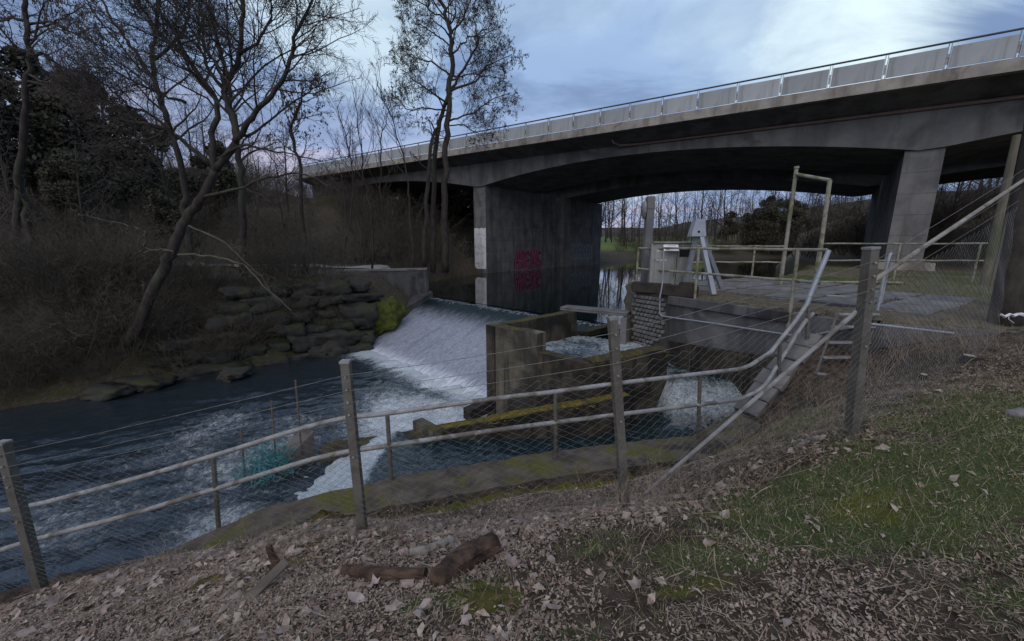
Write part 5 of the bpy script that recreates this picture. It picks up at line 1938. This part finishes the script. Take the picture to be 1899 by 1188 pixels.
# --- small catkin tree
rn = random.Random(105)
tk, tw, tips = MB(), MB(), []
st_ = px_path([(566, 528), (563, 440), (558, 330), (546, 265), (541, 232), (556, 196)], 18.5)
limb(tw, tk, st_, .10, .04, Cfg(n=(17, 8, 5), ratio=(.34, .45, .5), rmin=.0055, lo=.38), rn, tips, 5.6, extend=.8)
finish('bare_tree', 'small bare tree thick with catkins beside the bridge end', st_[0], tk, tw, 'bark', 'twig', extra=(('catkins', catkins(tips, rn, .4, .05, .05), 'catkin'),))

# --- upright saplings
for i, (pl_, lab, seed) in enumerate((([(768, 500), (760, 400), (754, 320), (735, 250), (712, 185), (700, 150)], 'pale forked sapling rising left of the many-stemmed alder', 1),
                                      ([(690, 500), (690, 400), (675, 330), (665, 250), (655, 170)], 'broom-like upright sapling below the parapet end', 2),
                                      ([(640, 470), (650, 400), (655, 330), (640, 250), (625, 195)], 'slender upright sapling leaning away from the broom-like one', 3),
                                      ([(720, 480), (712, 400), (705, 330), (708, 260), (722, 200)], 'thin sapling between the broom-like one and the forked one', 4))):
    rn = random.Random(200 + seed)
    tk, tw, tips = MB(), MB(), []
    P = px_path(pl_, 20.5 + .5 * i)
    limb(tw, tk, P, .06, .015, Cfg(n=(14, 6, 4), ratio=(.42, .42, .5), ang=(26, 28, 30), up=(.1, .14, .14, .12), rmin=.0055, lo=.36), rn, tips, 6.5)
    finish('sapling', lab, P[0], tk, tw, 'bark', 'twig', cat='sapling')


# --- reusable bare trees and shrubs
def generic_tree(seed, h, r, cfg, lean=.05, bark='bark'):
    rn_ = random.Random(seed)
    tk_, tw_, tp_ = MB(), MB(), []
    pts = [Vector((0, 0, -.4))]
    d = Vector((rn_.uniform(-lean, lean), rn_.uniform(-lean, lean), 1)).normalized()
    for k in range(10):
        d = (d + Vector((rn_.gauss(0, .05), rn_.gauss(0, .05), .05))).normalized()
        pts.append(pts[-1] + d * h / 10)
    limb(tw_, tk_, pts, r, r * .18, cfg, rn_, tp_, h)
    return tk_.mesh('trunk', True), tw_.mesh('crown')


kinds = {}
for key, args in {
    'slim': [(s, 15 + s % 3, .15, Cfg(n=(13, 5, 4), ratio=(.20, .42, .5), ang=(44, 44, 40), up=(.06, .10, .08, .06), rmin=.012, segs=(5, 4, 3, 3), sides=(6, 4, 3, 3), lo=.35)) for s in (1, 2, 3)],
    'round': [(s, 9 + s % 3, .17, Cfg(n=(15, 7, 5), ratio=(.40, .45, .5), ang=(52, 48, 42), up=(.03, .06, .05, .03), rmin=.010, segs=(6, 5, 3, 3), sides=(6, 4, 3, 3), lo=.22)) for s in (4, 5, 6)]}.items():
    kinds[key] = []
    for a in args:
        t1, t2 = generic_tree(*a)
        t1.materials.append(M['bark'])
        t2.materials.append(M['twig'])
        kinds[key].append((t1, t2))


def shrub_mesh(seed, stems, h, spread, cfg, thick=.012):
    rn_ = random.Random(seed)
    mb, tp_ = MB(), []
    for s in range(stems):
        a = rn_.uniform(0, 2 * math.pi)
        q_ = spread * math.sqrt(rn_.random()) * .6
        p = Vector((q_ * math.cos(a), q_ * math.sin(a), -.15))
        d = Vector((math.cos(a) * rn_.uniform(.1, .7), math.sin(a) * rn_.uniform(.1, .7), 1)).normalized()
        L = h * rn_.uniform(.55, 1.1)
        sg = 6
        pts = [p]
        for k in range(sg):
            d = (d + Vector((rn_.gauss(0, .12), rn_.gauss(0, .12), rn_.gauss(-.03, .08)))).normalized()
            pts.append(pts[-1] + d * L / sg)
        rad = [thick * (1 - .75 * k / sg) for k in range(sg + 1)]
        mb.tube(pts, rad, 4, cap=False)
        side_branches(mb, pts, rad, L, 0, cfg, rn_, tp_)
    me_ = mb.mesh('stems')
    return me_


sc_ = Cfg(n=(9, 5), ratio=(.38, .45), ang=(42, 45), up=(0, .02, 0, 0), segs=(4, 3, 3, 3), sides=(3, 3, 3, 3), rmin=.0045, lo=.15)
shrubs = [shrub_mesh(s, 26, 3.0, 1.5, sc_, .016) for s in (1, 2, 3, 4)]
for m_ in shrubs:
    m_.materials.append(M['brush'])
bram = [shrub_mesh(20 + s, 14, .8, .5, Cfg(n=(4,), ratio=(.4,), ang=(45,), segs=(4, 3, 3, 3), sides=(3, 3, 3, 3), rmin=.0016, lo=.2), .0035) for s in (1, 2, 3)]
for m_ in bram:
    m_.materials.append(M['straw'])


def ivy_mesh(seed, h, w, nleaf, size):
    """Evergreen crown: leaf clusters heaped in uneven lobes."""
    rng = np.random.default_rng(seed)
    lobes = []
    for k in range(16):
        z = h * (.18 + .78 * rng.random())
        rr = w * (1.05 - .75 * abs(z / h - .42))
        a = rng.random() * 6.28
        q_ = rr * .62 * math.sqrt(rng.random())
        lobes.append((q_ * math.cos(a), q_ * math.sin(a), z, rr * rng.uniform(.32, .55)))
    lb = np.array(lobes)
    pick = rng.integers(0, len(lb), nleaf)
    v = rng.normal(size=(nleaf, 3))
    v /= np.linalg.norm(v, axis=1)[:, None]
    rad = lb[pick, 3] * (rng.random(nleaf) ** .33)
    c = lb[pick, :3] + v * rad[:, None] * np.array([1, 1, .8])
    e1 = rng.normal(size=(nleaf, 3)); e1 /= np.linalg.norm(e1, axis=1)[:, None]
    e2 = np.cross(e1, rng.normal(size=(nleaf, 3))); e2 /= np.linalg.norm(e2, axis=1)[:, None]
    s = size * rng.uniform(.5, 1.3, nleaf)[:, None]
    V = np.stack([c - e1 * s, c + e2 * s * .55, c + e1 * s, c - e2 * s * .55], 1).reshape(-1, 3)
    F = np.arange(nleaf * 4).reshape(-1, 4)
    me_ = np_mesh('crown', V, F)
    me_.materials.append(M['ivy'])
    tk_ = MB().tube([(0, 0, -.5), (.1, 0, h * .4), (0, .1, h * .8)], [.22, .16, .06], 7)
    t_ = tk_.mesh('trunk', True)
    t_.materials.append(M['bark'])
    return t_, me_


ivies = [ivy_mesh(s, 9.0, 3.0, 9000, .16) for s in (1, 2, 3)]


def lz_at(x, y):
    return float(left_z(np.array(float(x)), np.array(float(y))))


def land_z(x, y):
    if inside(np.array(float(x)), np.array(float(y)), LEFT_POLY) and y < 84:
        return lz_at(x, y)
    if inside(np.array(float(x)), np.array(float(y)), RIGHT_POLY) and y < 84:
        return float(terr_z(np.array(float(x)), np.array(float(y))))
    j = int(round((x + 420) / 880 * 149)); i = int(round((y + 60) / 620 * 109))
    return float(hz_[max(0, min(109, i)), max(0, min(149, j))])


def place(name, pair, x, y, s, rz, label, cat, group, sink=.1, sz=1.0):
    o = empty(name, (x, y, land_z(x, y) - sink), rz)
    o.scale = (s, s, s * sz)
    tag(o, label, cat, group)
    for nm, me_ in pair:
        ob = bpy.data.objects.new(nm, me_)
        col.objects.link(ob)
        ob.parent = o
    return o


rn = random.Random(55)
# evergreen, ivy-hung trees on the slope at the left
for i, (x, y, s) in enumerate(((-33, 25, 1.05), (-30.5, 28.5, 1.0), (-37, 28, 1.25), (-29, 32, .95), (-34, 34, 1.2), (-27.5, 24.5, .62), (-41, 34, 1.3), (-27, 36, .8), (-24.5, 21.5, .45), (-22.5, 25.5, .5))):
    t_, c_ = ivies[i % 3]
    place('ivy_tree', (('trunk', t_), ('crown', c_)), x, y, s, rn.uniform(0, 6), 'dark ivy-clad tree massed on the wooded slope across the river', 'tree', 'ivy trees on the slope')
# bare trees over the far bank and along the skyline
for (x, y, s) in ((-26, 30, .8), (-22, 33, .7), (-36, 40, 1.0), (-18, 31, .62), (-31, 44, .9), (-24, 42, .8), (-17, 40, .72), (-28, 22, .8), (-35, 23, .9), (-14.5, 33, .55), (-20, 48, .9), (-40, 52, 1.1), (-48, 60, 1.2), (-11.5, 28.5, .5), (-21.5, 19.5, .62), (-25.5, 16.5, .7)):
    t_, c_ = kinds['round'][rn.randrange(3)]
    place('bare_tree', (('trunk', t_), ('crown', c_)), x, y, s, rn.uniform(0, 6), 'round-headed bare tree in the wood behind the far bank path', 'tree', 'bare trees behind the far bank')
for (px, Y, s) in ((130, 52, .8), (230, 55, .8), (300, 58, .8), (345, 62, .8), (265, 50, .7), (395, 60, .8), (430, 66, .8), (520, 70, .8), (480, 62, .75), (215, 62, .85), (242, 68, .95), (268, 60, .9), (290, 75, 1.0), (160, 60, 1.0), (325, 70, .9), (410, 80, 1.0), (455, 75, .9), (500, 85, 1.0), (560, 90, 1.0), (370, 66, .85), (185, 72, 1.1)):
    x = (px - CX) / 735 * Y
    t_, c_ = kinds['round'][rn.randrange(3)]
    place('bare_tree', (('trunk', t_), ('crown', c_)), x, Y, s, rn.uniform(0, 6), 'distant bare tree on the skyline beyond the far bank', 'tree', 'skyline trees')
# slim trees seen through the arch
for k in range(110):
    px = 1130 + k * 4.6 + rn.uniform(-5, 5)
    Y = rn.uniform(87, 112) if k % 2 else rn.uniform(112, 165)
    x = (px - CX) / 712 * Y
    t_, c_ = kinds['slim'][rn.randrange(3)]
    place('slim_tree', (('trunk', t_), ('crown', c_)), x, Y, rn.uniform(.8, 1.15), rn.uniform(0, 6), 'slim bare tree standing beyond the bridge arch', 'tree', 'slim trees beyond the bridge')
for k in range(44):
    px = (1010 + k * 5.2 if k < 24 else 1130 + (k - 24) * 24) + rn.uniform(-8, 8)
    Y = rn.uniform(92, 135)
    x = (px - CX) / 712 * Y
    t_, c_ = kinds['round'][rn.randrange(3)]
    place('bare_tree', (('trunk', t_), ('crown', c_)), x, Y, rn.uniform(1.2, 1.75), rn.uniform(0, 6), 'broad bare tree among the slim trunks beyond the bridge', 'tree', 'broad trees beyond the bridge')
for (px, Y, s) in ((1385, 90, 1.0), (1405, 88, 1.1), (1430, 87, 1.2), (1455, 89, 1.15), (1480, 88, 1.1), (1420, 94, 1.3), (1500, 90, .9), (1345, 95, .9), (1465, 96, 1.3)):
    t_, c_ = ivies[rn.randrange(3)]
    place('ivy_tree', (('trunk', t_), ('crown', c_)), (px - CX) / 712 * Y, Y, s, rn.uniform(0, 6), 'dark ivy-clad tree beyond the bridge arch', 'tree', 'ivy trees beyond the bridge')
for (x, y, s) in ((-6.8, 56, .9), (-4.6, 59, .9), (-8.6, 53, .8), (-2.5, 62, .9)):
    t_, c_ = ivies[rn.randrange(3)]
    place('ivy_tree', (('trunk', t_), ('crown', c_)), x, y, s, rn.uniform(0, 6), 'dark ivy-clad tree seen under the bridge left of the whitewashed pier', 'tree', 'ivy trees behind the pier')
for k in range(26):
    px = rn.uniform(1380, 1640) if k < 14 else rn.uniform(1745, 1930)
    Y = rn.uniform(98, 150) if k < 14 else rn.uniform(42, 62)
    x = (px - CX) / 720 * Y
    t_, c_ = kinds['round'][rn.randrange(3)]
    if k < 14:
        place('bare_tree', (('trunk', t_), ('crown', c_)), x, Y, rn.uniform(1.1, 1.6), rn.uniform(0, 6), 'bare tree on the ridge behind the dark ivy trees', 'tree', 'ridge trees')
    else:
        place('bare_tree', (('trunk', t_), ('crown', c_)), x, Y, rn.uniform(.7, 1.1), rn.uniform(0, 6), 'bare tree on the brushy rise beyond the right pier', 'tree', 'trees on the right rise')
# wood on the rise at the right
for k in range(16):
    x, y = rn.uniform(36, 62), rn.uniform(20, 46)
    if x < 30 + .35 * (y - 15):
        x += 8
    t_, c_ = kinds['round'][rn.randrange(3)]
    place('bare_tree', (('trunk', t_), ('crown', c_)), x, y, rn.uniform(.55, .9), rn.uniform(0, 6), 'bare tree on the brushy rise beyond the right pier', 'tree', 'trees on the right rise')
# thickets
spots = []
for k in range(54):       # along the far waterline
    t = k / 53
    a, b = Vector((-14.6, 8.9)), Vector((-7.2, 15.2))
    p = a.lerp(b, t) + Vector((-.72, .69)) * rn.uniform(.1, 2.6)
    spots.append((p.x, p.y, rn.uniform(.32, .72), 'water'))
for k in range(26):
    p = Vector((-13.9, 9.3)).lerp(Vector((-10.4, 12.6)), k / 25) + Vector((-.72, .69)) * rn.uniform(-.1, 1.1)
    spots.append((p.x, p.y, rn.uniform(.22, .42), 'water'))
for k in range(12):
    p = Vector((-18.0 + rn.uniform(0, 5.5), 10.8 + rn.uniform(0, 5)))
    spots.append((p.x, p.y, rn.uniform(.5, .9), 'water'))
for k in range(46):       # the wood floor behind
    x, y = rn.uniform(-40, -7), rn.uniform(26, 46)
    spots.append((x, y, rn.uniform(.8, 1.5), 'wood'))
for k in range(26):
    spots.append((rn.uniform(-48, -12), rn.uniform(44, 62), rn.uniform(1.0, 1.9), 'wood'))
for k in range(12):
    spots.append((rn.uniform(-34, -21), rn.uniform(14, 24), rn.uniform(.8, 1.3), 'wood'))
for k in range(30):       # under the bridge end
    x, y = rn.uniform(-16, -4.8), rn.uniform(27, 44)
    spots.append((x, y, rn.uniform(.6, 1.15), 'bridge'))
for k in range(30):
    x, y = rn.uniform(27, 56), rn.uniform(18, 46)
    if x < 26 + .42 * (y - 15):
        continue
    spots.append((x, y, rn.uniform(.9, 1.5), 'right'))
for k in range(34):
    x, y = rn.uniform(30, 54), rn.uniform(30, 58)
    if x < 24 + .70 * (y - 30) + 3 or x > y * 1.15:
        continue
    spots.append((x, y, rn.uniform(1.1, 2.0), 'right'))
for k in range(34):
    px = rn.uniform(1140, 1560)
    Y = rn.uniform(85.5, 92)
    spots.append(((px - CX) / 712 * Y, Y, rn.uniform(.8, 1.4), 'far'))
LB = {'water': ('bare tangled shrub overhanging the far waterline', 'shrubs on the far waterline'), 'wood': ('bare brushwood shrub in the wood behind the far bank', 'shrubs in the wood'),
      'bridge': ('bare shrub under the bridge end on the far bank', 'shrubs under the bridge end'), 'right': ('bare brushwood shrub on the rise beyond the right pier', 'shrubs on the right rise'),
      'far': ('low bare shrub on the river bend beyond the bridge', 'shrubs beyond the bridge')}
for (x, y, s, kd) in spots:
    o = bpy.data.objects.new('bare_shrub', shrubs[rn.randrange(4)])
    col.objects.link(o)
    o.location = (x, y, land_z(x, y))
    o.rotation_euler = (0, 0, rn.uniform(0, 6.28))
    o.scale = (s * 1.1, s * 1.1, s)
    tag(o, LB[kd][0], 'shrub', LB[kd][1])
# the brushwood farther back reads as one brown mass
lite = shrub_mesh(77, 18, 3.4, 1.7, Cfg(n=(6, 3), ratio=(.40, .45), ang=(42, 45), up=(0, .02, 0, 0), segs=(3, 3, 3, 3), sides=(3, 3, 3, 3), rmin=.007, lo=.15), .018)
lv = np.empty(len(lite.vertices) * 3, np.float32)
lite.vertices.foreach_get('co', lv)
lv = lv.reshape(-1, 3)
lf = np.array([p.vertices[:] for p in lite.polygons])
VV, FF = [], []
bspots = [(rn.uniform(-46, -8), rn.uniform(30, 60)) for k in range(46)] + [(rn.uniform(-15, -6), rn.uniform(30, 46)) for k in range(12)] + [((rn.uniform(1135, 1600) - CX) / 712 * yy, yy) for yy in [rn.uniform(92, 125) for k in range(34)]] + [((rn.uniform(1480, 1920) - CX) / 715 * yy, yy) for yy in [rn.uniform(40, 60) for k in range(40)]]
for q_, (x, y) in enumerate(bspots):
    s = rn.uniform(1.0, 1.7) * (1.3 if y > 90 else 1)
    a = rn.uniform(0, 6.28)
    c_, n_ = math.cos(a) * s, math.sin(a) * s
    VV.append(np.stack([lv[:, 0] * c_ - lv[:, 1] * n_ + x, lv[:, 0] * n_ + lv[:, 1] * c_ + y, lv[:, 2] * s + land_z(x, y)], 1))
    FF.append(lf + q_ * len(lv))
me_ = np_mesh('brushwood', np.concatenate(VV), np.concatenate(FF))
tag(link_mesh('brushwood', me_, M['brush']), 'brown brushwood massed in the background woods', 'brushwood', kind='stuff')
for (px, py, s) in ((1640, 690, .9), (1700, 672, .8), (1760, 655, .7), (1820, 640, .6), (1470, 800, .5), (1400, 850, .5), (1350, 905, .45), (1280, 925, .5), (1190, 948, .5), (1080, 935, .45), (960, 960, .4), (560, 1030, .4), (820, 975, .35), (1560, 790, .5), (1600, 800, .5), (1690, 640, .7), (1660, 650, .8), (1730, 640, .8), (1780, 660, .7), (1850, 650, .7), (1620, 720, .6), (1520, 740, .5), (1450, 830, .5), (1240, 935, .5), (1130, 945, .5), (1010, 950, .4), (900, 965, .4), (740, 985, .4), (450, 1040, .4), (300, 1060, .4)):
    p = hit(px, py)
    o = bpy.data.objects.new('bramble', bram[rn.randrange(3)])
    col.objects.link(o)
    o.location = p
    o.rotation_euler = (0, 0, rn.uniform(0, 6.28))
    o.scale = (s, s, s)
    tag(o, 'dry bramble stems on the near bank around the fence', 'bramble', 'dry brambles on the near bank')

# ------------------------------------------------------------------ leaf litter, stalks, grass and moss on the near bank
rng = np.random.default_rng(4)


def scatter(n, x0, x1, y0, y1, prob):
    x = rng.uniform(x0, x1, n)
    y = rng.uniform(y0, y1, n)
    k = rng.random(n) < prob(x, y)
    k &= inside(x, y, NEAR_POLY)
    x, y = x[k], y[k]
    return x, y, bank_z(x, y)


def fence_near(x, y):
    return np.exp(-((poly_dist(x, y, [(p.x, p.y) for p in PF]) - .15) / .28) ** 2)


def leaf_p(x, y):
    return np.clip(.10 + .75 * fence_near(x, y) * (y < 3.2) + .5 * (x < .3) * (y < 2.8) + .25 * (fbm(x, y, 2.2, 3, 1) > .25) - .6 * green_of(x, y), .02, 1)


def leaf_shape(kind):
    if kind == 0:     # five-lobed
        pts = []
        for k in range(10):
            a = math.pi * (-.5 + 2 * k / 10)
            r = (1.0, .62, 1.0, .66, .8, .35, .8, .66, 1.0, .62)[k]
            pts.append((r * math.cos(a) * .055, r * math.sin(a) * .055))
        return pts
    return [(0, -.055), (.020, -.03), (.026, 0), (.018, .03), (0, .055), (-.018, .03), (-.026, 0), (-.020, -.03)]


leaf_meshes = []
for k in range(8):
    pts = leaf_shape(0 if k < 5 else 1)
    rl = random.Random(k)
    cu, tw_ = rl.uniform(6, 16) * rl.choice((-1, 1)), rl.uniform(-5, 5)
    vs_ = [(0, 0, 0)]
    for (a, b) in pts:
        vs_.append((a, b, cu * (a * a + .4 * b * b) + tw_ * a * b + rl.uniform(-.004, .004)))
    n = len(pts)
    me_ = MB().add(vs_, [(0, 1 + i, 1 + (i + 1) % n) for i in range(n)]).mesh('leaf', True)
    me_.materials.append(M['leaf'])
    leaf_meshes.append(me_)
x, y, z = scatter(2600, -3.6, 4.6, 1.0, 3.1, leaf_p)
order = rng.permutation(len(x))
nl = 0
rl = random.Random(6)
for i in order:
    if nl >= 290:
        break
    ob = bpy.data.objects.new('leaf', leaf_meshes[rl.randrange(8)])
    col.objects.link(ob)
    ob.parent = ground
    ob.location = (x[i], y[i], z[i] + .012)
    ob.rotation_euler = (rl.gauss(0, .45), rl.gauss(0, .45), rl.uniform(0, 6.28))
    s = rl.uniform(.55, 1.2)
    ob.scale = (s, s, s)
    nl += 1


def quads(c, e1, e2):
    V = np.stack([c - e1 - e2, c + e1 - e2, c + e1 + e2, c - e1 + e2], 1).reshape(-1, 3)
    return V, np.arange(len(V)).reshape(-1, 4)


def unit(v):
    return v / np.linalg.norm(v, axis=1)[:, None]


# small broken leaves: folded scraps, thickest close by
def fragments(name, n, lmin, lmax, prob, mat, label, lift=.006):
    x = rng.uniform(-5, 6, n)
    y = .85 + 3.5 * rng.random(n) ** 1.7
    k = (rng.random(n) < prob(x, y)) & inside(x, y, NEAR_POLY) & (np.abs(x) < 1.6 * y + .6)
    x, y = x[k], y[k]
    n = len(x)
    c = np.stack([x, y, bank_z(x, y) + lift * rng.random(n)], 1)
    ang = rng.uniform(0, 6.28, n)
    L = rng.uniform(lmin, lmax, n)[:, None]
    e1 = np.stack([np.cos(ang), np.sin(ang), rng.normal(0, .4, n)], 1)
    e2 = np.stack([-np.sin(ang), np.cos(ang), rng.normal(0, .4, n)], 1) * rng.uniform(.25, .7, n)[:, None]
    up_ = np.array([0, 0, 1.0]) * L * rng.uniform(0, .5, n)[:, None]
    V = np.stack([c - e1 * L, c - e2 * L + up_, c + e1 * L, c + e2 * L + up_], 1).reshape(-1, 3)
    tag(link_mesh(name, np_mesh(name, V, np.arange(len(V)).reshape(-1, 4)), M[mat]), label, 'leaves', kind='stuff')


fragments('pale_leaf_litter', 9000, .018, .040, lambda a, b: np.clip(leaf_p(a, b) * 1.1 - .25 + .5 * fbm(a, b, 3.1, 3, 8), 0, 1), 'leaf_pale', 'pale flat dead leaves lying in drifts on the near bank', .015)
fragments('leaf_litter', 40000, .010, .026, lambda a, b: leaf_p(a, b) * .9, 'leaf_dark', 'broken brown leaf litter strewn over the near bank')
fragments('leaf_fragments', 260000, .004, .014, lambda a, b: np.clip(.55 - .85 * green_of(a, b) - .7 * mossy_of(a, b) + .75 * fbm(a, b, 2.6, 4, 4), .06, 1), 'fragment', 'fine crumbled leaf scraps covering the near bank', .01)


def stalks(name, n, prob, lmin, lmax, wid, mat, label, lift=.012, tilt=.12, box=(-5, 6.2, .85, 4.6)):
    x, y, z = scatter(n, *box, prob)
    n = len(x)
    c = np.stack([x, y, z + lift * rng.random(n)], 1)
    ang = rng.uniform(0, 6.28, n)
    L = (rng.uniform(lmin, lmax, n) / 2)[:, None]
    gxs = (bank_z(x + .05, y) - z) / .05
    gys = (bank_z(x, y + .05) - z) / .05
    d = np.stack([np.cos(ang), np.sin(ang), gxs * np.cos(ang) + gys * np.sin(ang) + rng.normal(0, tilt, n)], 1)
    s = np.stack([-np.sin(ang), np.cos(ang), np.zeros(n)], 1) * wid * rng.uniform(.5, 1.4, n)[:, None]
    bend = np.stack([-np.sin(ang), np.cos(ang), rng.normal(.2, .3, n)], 1) * L * rng.uniform(-.25, .25, n)[:, None]
    up_ = np.array([0, 0, wid * .8])
    V = np.stack([c - d * L - s, c - d * L + s, c + bend + s + up_, c + bend - s + up_, c + d * L + s * .5, c + d * L - s * .5], 1)
    b = np.arange(n)[:, None] * 6
    F = np.concatenate([b + np.array([[0, 1, 2, 3]]), b + np.array([[3, 2, 4, 5]])])
    me_ = np_mesh(name, V.reshape(-1, 3), F)
    return tag(link_mesh(name, me_, M[mat]), label, 'stalks' if 'straw' in name or 'stalk' in name else 'litter', kind='stuff')


stalks('dry_stalks', 110000, lambda a, b: np.clip(.6 - .55 * green_of(a, b) - .4 * mossy_of(a, b) + .6 * fbm(a, b, 1.8, 3, 7), .08, 1), .015, .06, .0011, 'straw', 'short dry stalks and straw covering the near bank')
stalks('long_stalks', 900, lambda a, b: np.clip(.35 + .6 * fence_near(a, b), 0, 1), .15, .45, .0022, 'straw', 'long dead stems lying near the fence foot', .05, .2)
stalks('dark_twigs', 9000, lambda a, b: np.clip(.5 - .5 * green_of(a, b) + .5 * fence_near(a, b - .25), .05, 1), .03, .20, .0022, 'leaf_dark', 'dark broken twigs in the litter', .02, .2)


def blades(name, n, prob, hmin, hmax, wid, mat, label, box=(-5, 6.6, .85, 5.4), lean=.5, zf=None):
    x, y, z = scatter(n, *box, prob)
    n = len(x)
    ang = rng.uniform(0, 6.28, n)
    h = rng.uniform(hmin, hmax, n)
    c = np.stack([x, y, z - .006], 1)
    s = np.stack([np.cos(ang), np.sin(ang), np.zeros(n)], 1) * wid
    ln = np.stack([rng.normal(0, lean, n) * h, rng.normal(0, lean, n) * h, h], 1)
    m = c + ln * .5 + np.array([0, 0, 1]) * (h * .08)[:, None]
    V = np.stack([c - s, c + s, m + s * .7, m - s * .7, c + ln + np.array([0, 0, -1]) * (h * .15)[:, None]], 1)
    b = np.arange(n)[:, None] * 5
    me_ = bpy.data.meshes.new(name)
    F = np.concatenate([b + np.array([[0, 1, 2]]), b + np.array([[0, 2, 3]]), b + np.array([[3, 2, 4]])])
    me_ = np_mesh(name, V.reshape(-1, 3), F)
    return tag(link_mesh(name, me_, M[mat]), label, 'grass', kind='stuff')


gp_ = lambda a, b: np.clip(green_of(a, b) * 1.25 - .12 + .35 * fbm(a, b, 2.6, 3, 5) + .10 * (a > .6), 0.04, 1)
blades('grass', 230000, gp_, .015, .050, .0014, 'grass', 'short worn turf on the near bank')
blades('grass', 16000, lambda a, b: np.clip(patch(a, b, -.43, 1.55, .16, .10) * 1.2, 0, 1) + .10 * (fbm(a, b, 5, 2, 3) > .75) * (green_of(a, b) > .1), .02, .06, .0014, 'grass_bright', 'fresh green grass tufts on the near bank', (-1.5, 4.5, 1.1, 3.2))
blades('dry_grass', 90000, lambda a, b: np.clip(.20 + .35 * (green_of(a, b) > .3) + .8 * patch(a, b, 4.2, 4.4, 1.6, 1.0) + .5 * patch(a, b, 1.6, 3.4, 1.2, .5), 0, 1) * (b > 1.2), .02, .075, .0013, 'straw', 'withered grass on the slope below the terrace', lean=.8)


def moss_cushion(px, py, rx, ry, h, label):
    p = hit(px, py)
    K, J = 26, 7
    vs_ = [(p.x, p.y, p.z + h)]
    for j in range(1, J + 1):
        for k in range(K):
            a = 2 * math.pi * k / K
            q_ = j / J
            wob = 1 + .22 * math.sin(3 * a + px) + .12 * math.sin(7 * a + py)
            x, y = p.x + rx * q_ * wob * math.cos(a), p.y + ry * q_ * wob * math.sin(a)
            z = gz_at(x, y) + h * (1 - q_ * q_) * (1 + .5 * mnoise.noise((x * 22, y * 22, 0))) - (.015 if j == J else 0)
            vs_.append((x, y, z))
    fs_ = [(0, 1 + k, 1 + (k + 1) % K) for k in range(K)]
    for j in range(J - 1):
        for k in range(K):
            a, b = 1 + j * K + k, 1 + j * K + (k + 1) % K
            fs_.append((a, a + K, b + K, b))
    tag(MB().add(vs_, fs_).build('moss_cushion', M['moss'], smooth=True), label, 'moss')


moss_cushion(905, 1108, .13, .09, .022, 'round yellow moss cushion in the litter near the rotten logs')
moss_cushion(600, 965, .28, .10, .045, 'long moss cushion draped over the bank beside the left-hand walkway')
moss_cushion(385, 1078, .16, .06, .03, 'small moss cushion in the leaf litter near the low fence post')
moss_cushion(565, 1015, .12, .05, .02, 'flat moss cushion just inside the fence beside the cut stem')

# grass on the terrace
x = rng.uniform(5.5, 17, 60000); y = rng.uniform(4.5, 13.5, 60000)
k = inside(x, y, RIGHT_POLY) & (rng.random(60000) < np.clip(.25 + .6 * fbm(x, y, .9, 3, 9) + .4 * (x > 9), .03, 1)) & ~((np.abs((x - 4.45) * .5 - (y - 10.35) * .866 - 1.4) < 3.4) & (((x - 4.45) * .866 + (y - 10.35) * .5) < 3.9))
x, y = x[k], y[k]
n = len(x)
z = terr_z(x, y)
ang = rng.uniform(0, 6.28, n)
h = rng.uniform(.03, .09, n)
c = np.stack([x, y, z - .01], 1)
s = np.stack([np.cos(ang), np.sin(ang), np.zeros(n)], 1) * .004
ln = np.stack([rng.normal(0, .5, n) * h, rng.normal(0, .5, n) * h, h], 1)
V = np.stack([c - s, c + s, c + ln], 1).reshape(-1, 3)
me_ = np_mesh('terrace_grass', V, np.arange(len(V)).reshape(-1, 3))
tag(link_mesh('terrace_grass', me_, M['grass']), 'patchy grass on the terrace beside the paving', 'grass', kind='stuff')
